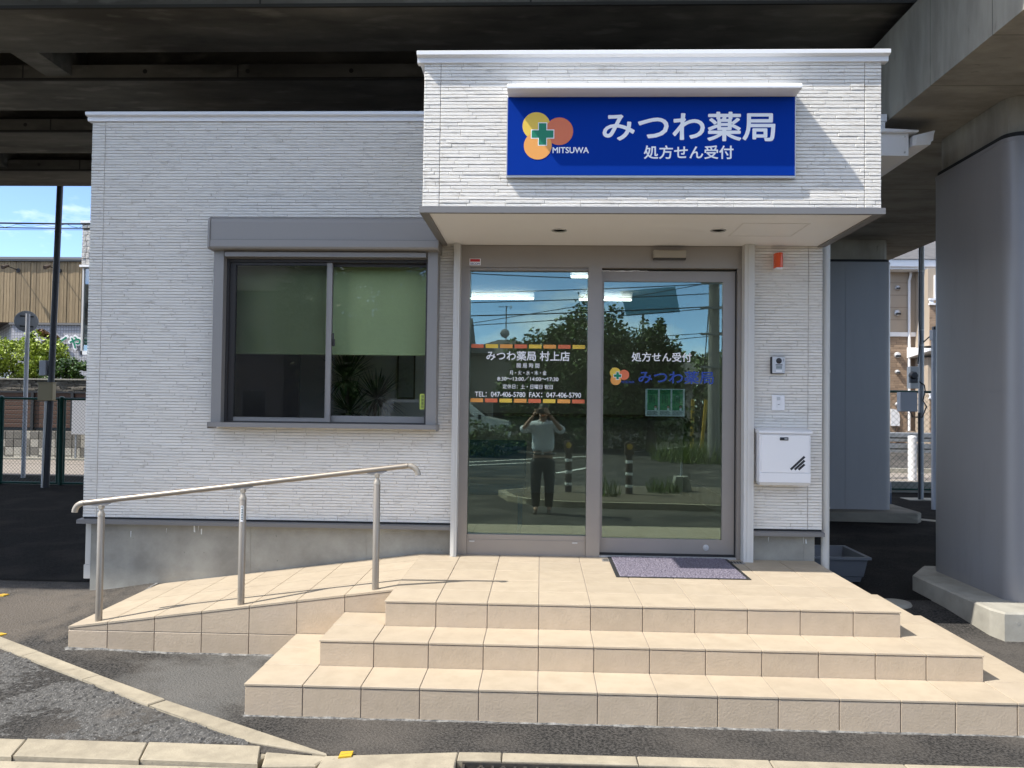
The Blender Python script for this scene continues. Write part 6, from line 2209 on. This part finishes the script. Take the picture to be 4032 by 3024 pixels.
# head
def head():
    g = MB()
    prof = [(0.0, -0.125), (0.035, -0.122), (0.055, -0.105), (0.066, -0.07), (0.074, -0.02), (0.077, 0.03), (0.074, 0.07), (0.058, 0.105), (0.03, 0.122), (0.0, 0.126)]
    g.lathe(prof, (0, 0, 0), 24)
    vs = []
    for x, y, z in g.v:
        yy = y * 1.22
        if y > 0:
            yy *= 0.92
            w = max(0, 1 - abs(x) / 0.016) * max(0, 1 - abs(z + 0.018) / 0.03)
            yy += 0.024 * w
            if z < -0.085:
                yy += 0.006
        vs.append((x, yy, z))
    g.v = vs
    return g
HC = (PXc + 0.004, PYc + 0.035, 1.045)
hm = head()
hm.v = [(x + HC[0], y + HC[1], z + HC[2]) for x, y, z in hm.v]
for s in (-1, 1):
    hm.tube([(HC[0] + s * 0.074, HC[1] - 0.005, HC[2] - 0.03), (HC[0] + s * 0.086, HC[1] - 0.012, HC[2]), (HC[0] + s * 0.076, HC[1] - 0.01, HC[2] + 0.025)], 0.010, 6)
hd_ = build(hm, 'head', M['skin'], pe, smooth=True)
g = MB()
for s in (-1, 1):
    g.lathe([(0.0, 0.0905), (0.009, 0.088), (0.012, 0.080)], (HC[0] + s * 0.031, HC[1], HC[2] + 0.008), 10, 'y')
build(g, 'eye', M['ink'], hd_)
build(MB().cbox(HC[0] - 0.022, HC[0] + 0.022, HC[1] + 0.070, HC[1] + 0.082, HC[2] - 0.072, HC[2] - 0.064, 0.002), 'mouth', M['red_print'], hd_)
hm = head()
hv = []
for x, y, z in hm.v:
    k = 1.07
    zz = z
    if y > 0.0:
        zz = max(z, 0.062)
    else:
        zz = max(z, -0.055)
    hv.append((x * k + HC[0], y * k + HC[1] - 0.004, zz * k + HC[2]))
hm.v = hv
build(hm, 'hair', M['hair'], hd_, smooth=True)
# hands: palm plus five separate bent fingers round the phone
PHY = -6.055
PHX0, PHX1, PHZ0, PHZ1 = -0.035, 0.118, 1.015, 1.09
def hand(wx, wy, wz, s):
    """s=+1: hand at the left end of the phone (fingers point to +x)"""
    ex = PHX0 if s > 0 else PHX1
    Vh, Eh, Rh = [], [], []
    def add(p, r, link_=None):
        Vh.append(p)
        Rh.append(r)
        if link_ is not None:
            Eh.append((link_, len(Vh) - 1))
        return len(Vh) - 1
    w = add((wx, wy, wz), 0.024)
    p1 = add((ex - s * 0.028, PHY - 0.035, 1.035), (0.030, 0.016), w)
    return skin_mesh('hand', Vh, Eh, Rh, M['skin'], 0, pe), ex, s
def finger(ex, s, z, lens, out, thick=0.0085):
    pts = [(ex - s * 0.030, PHY - 0.028, z - 0.004), (ex - s * 0.016, PHY + 0.012, z), (ex + s * (lens - 0.02), PHY + 0.020, z + 0.003), (ex + s * lens, PHY + 0.012, z + 0.002)]
    return skin_mesh('finger', pts, [(0, 1), (1, 2), (2, 3)], [thick * 1.1, thick, thick * 0.95, thick * 0.8], M['skin'], 0, out)
for s, wr in ((1, (PXc - 0.15, PYc + 0.22, 0.98)), (-1, (PXc + 0.10, PYc + 0.23, 0.99))):
    h_, ex, _ = hand(*wr, s)
    for z, l in ((1.082, 0.030), (1.064, 0.038), (1.046, 0.034), (1.029, 0.024)):
        finger(ex, s, z, l, h_)
    pts = [(ex - s * 0.030, PHY - 0.036, 1.022), (ex - s * 0.004, PHY - 0.030, 1.008), (ex + s * 0.022, PHY - 0.014, 1.012)]
    skin_mesh('thumb', pts, [(0, 1), (1, 2)], [0.012, 0.0105, 0.009], M['skin'], 0, h_)
ph = thing('phone', 'dark phone held sideways in both hands by the reflected man', 'phone', ((PHX0 + PHX1) / 2, PHY, 1.05))
pb = build(MB().cbox(PHX0, PHX1, PHY - 0.004, PHY + 0.004, PHZ0, PHZ1, 0.002), 'phone_body', M['black'], ph)
g = MB()
for x in (PHX1 - 0.018, PHX1 - 0.036):
    g.lathe([(0.0, PHY + 0.0065), (0.006, PHY + 0.006), (0.007, PHY + 0.0045)], (x, 0, PHZ1 - 0.018), 12, 'y')
build(g, 'phone_lens', M['car_glass'], pb)
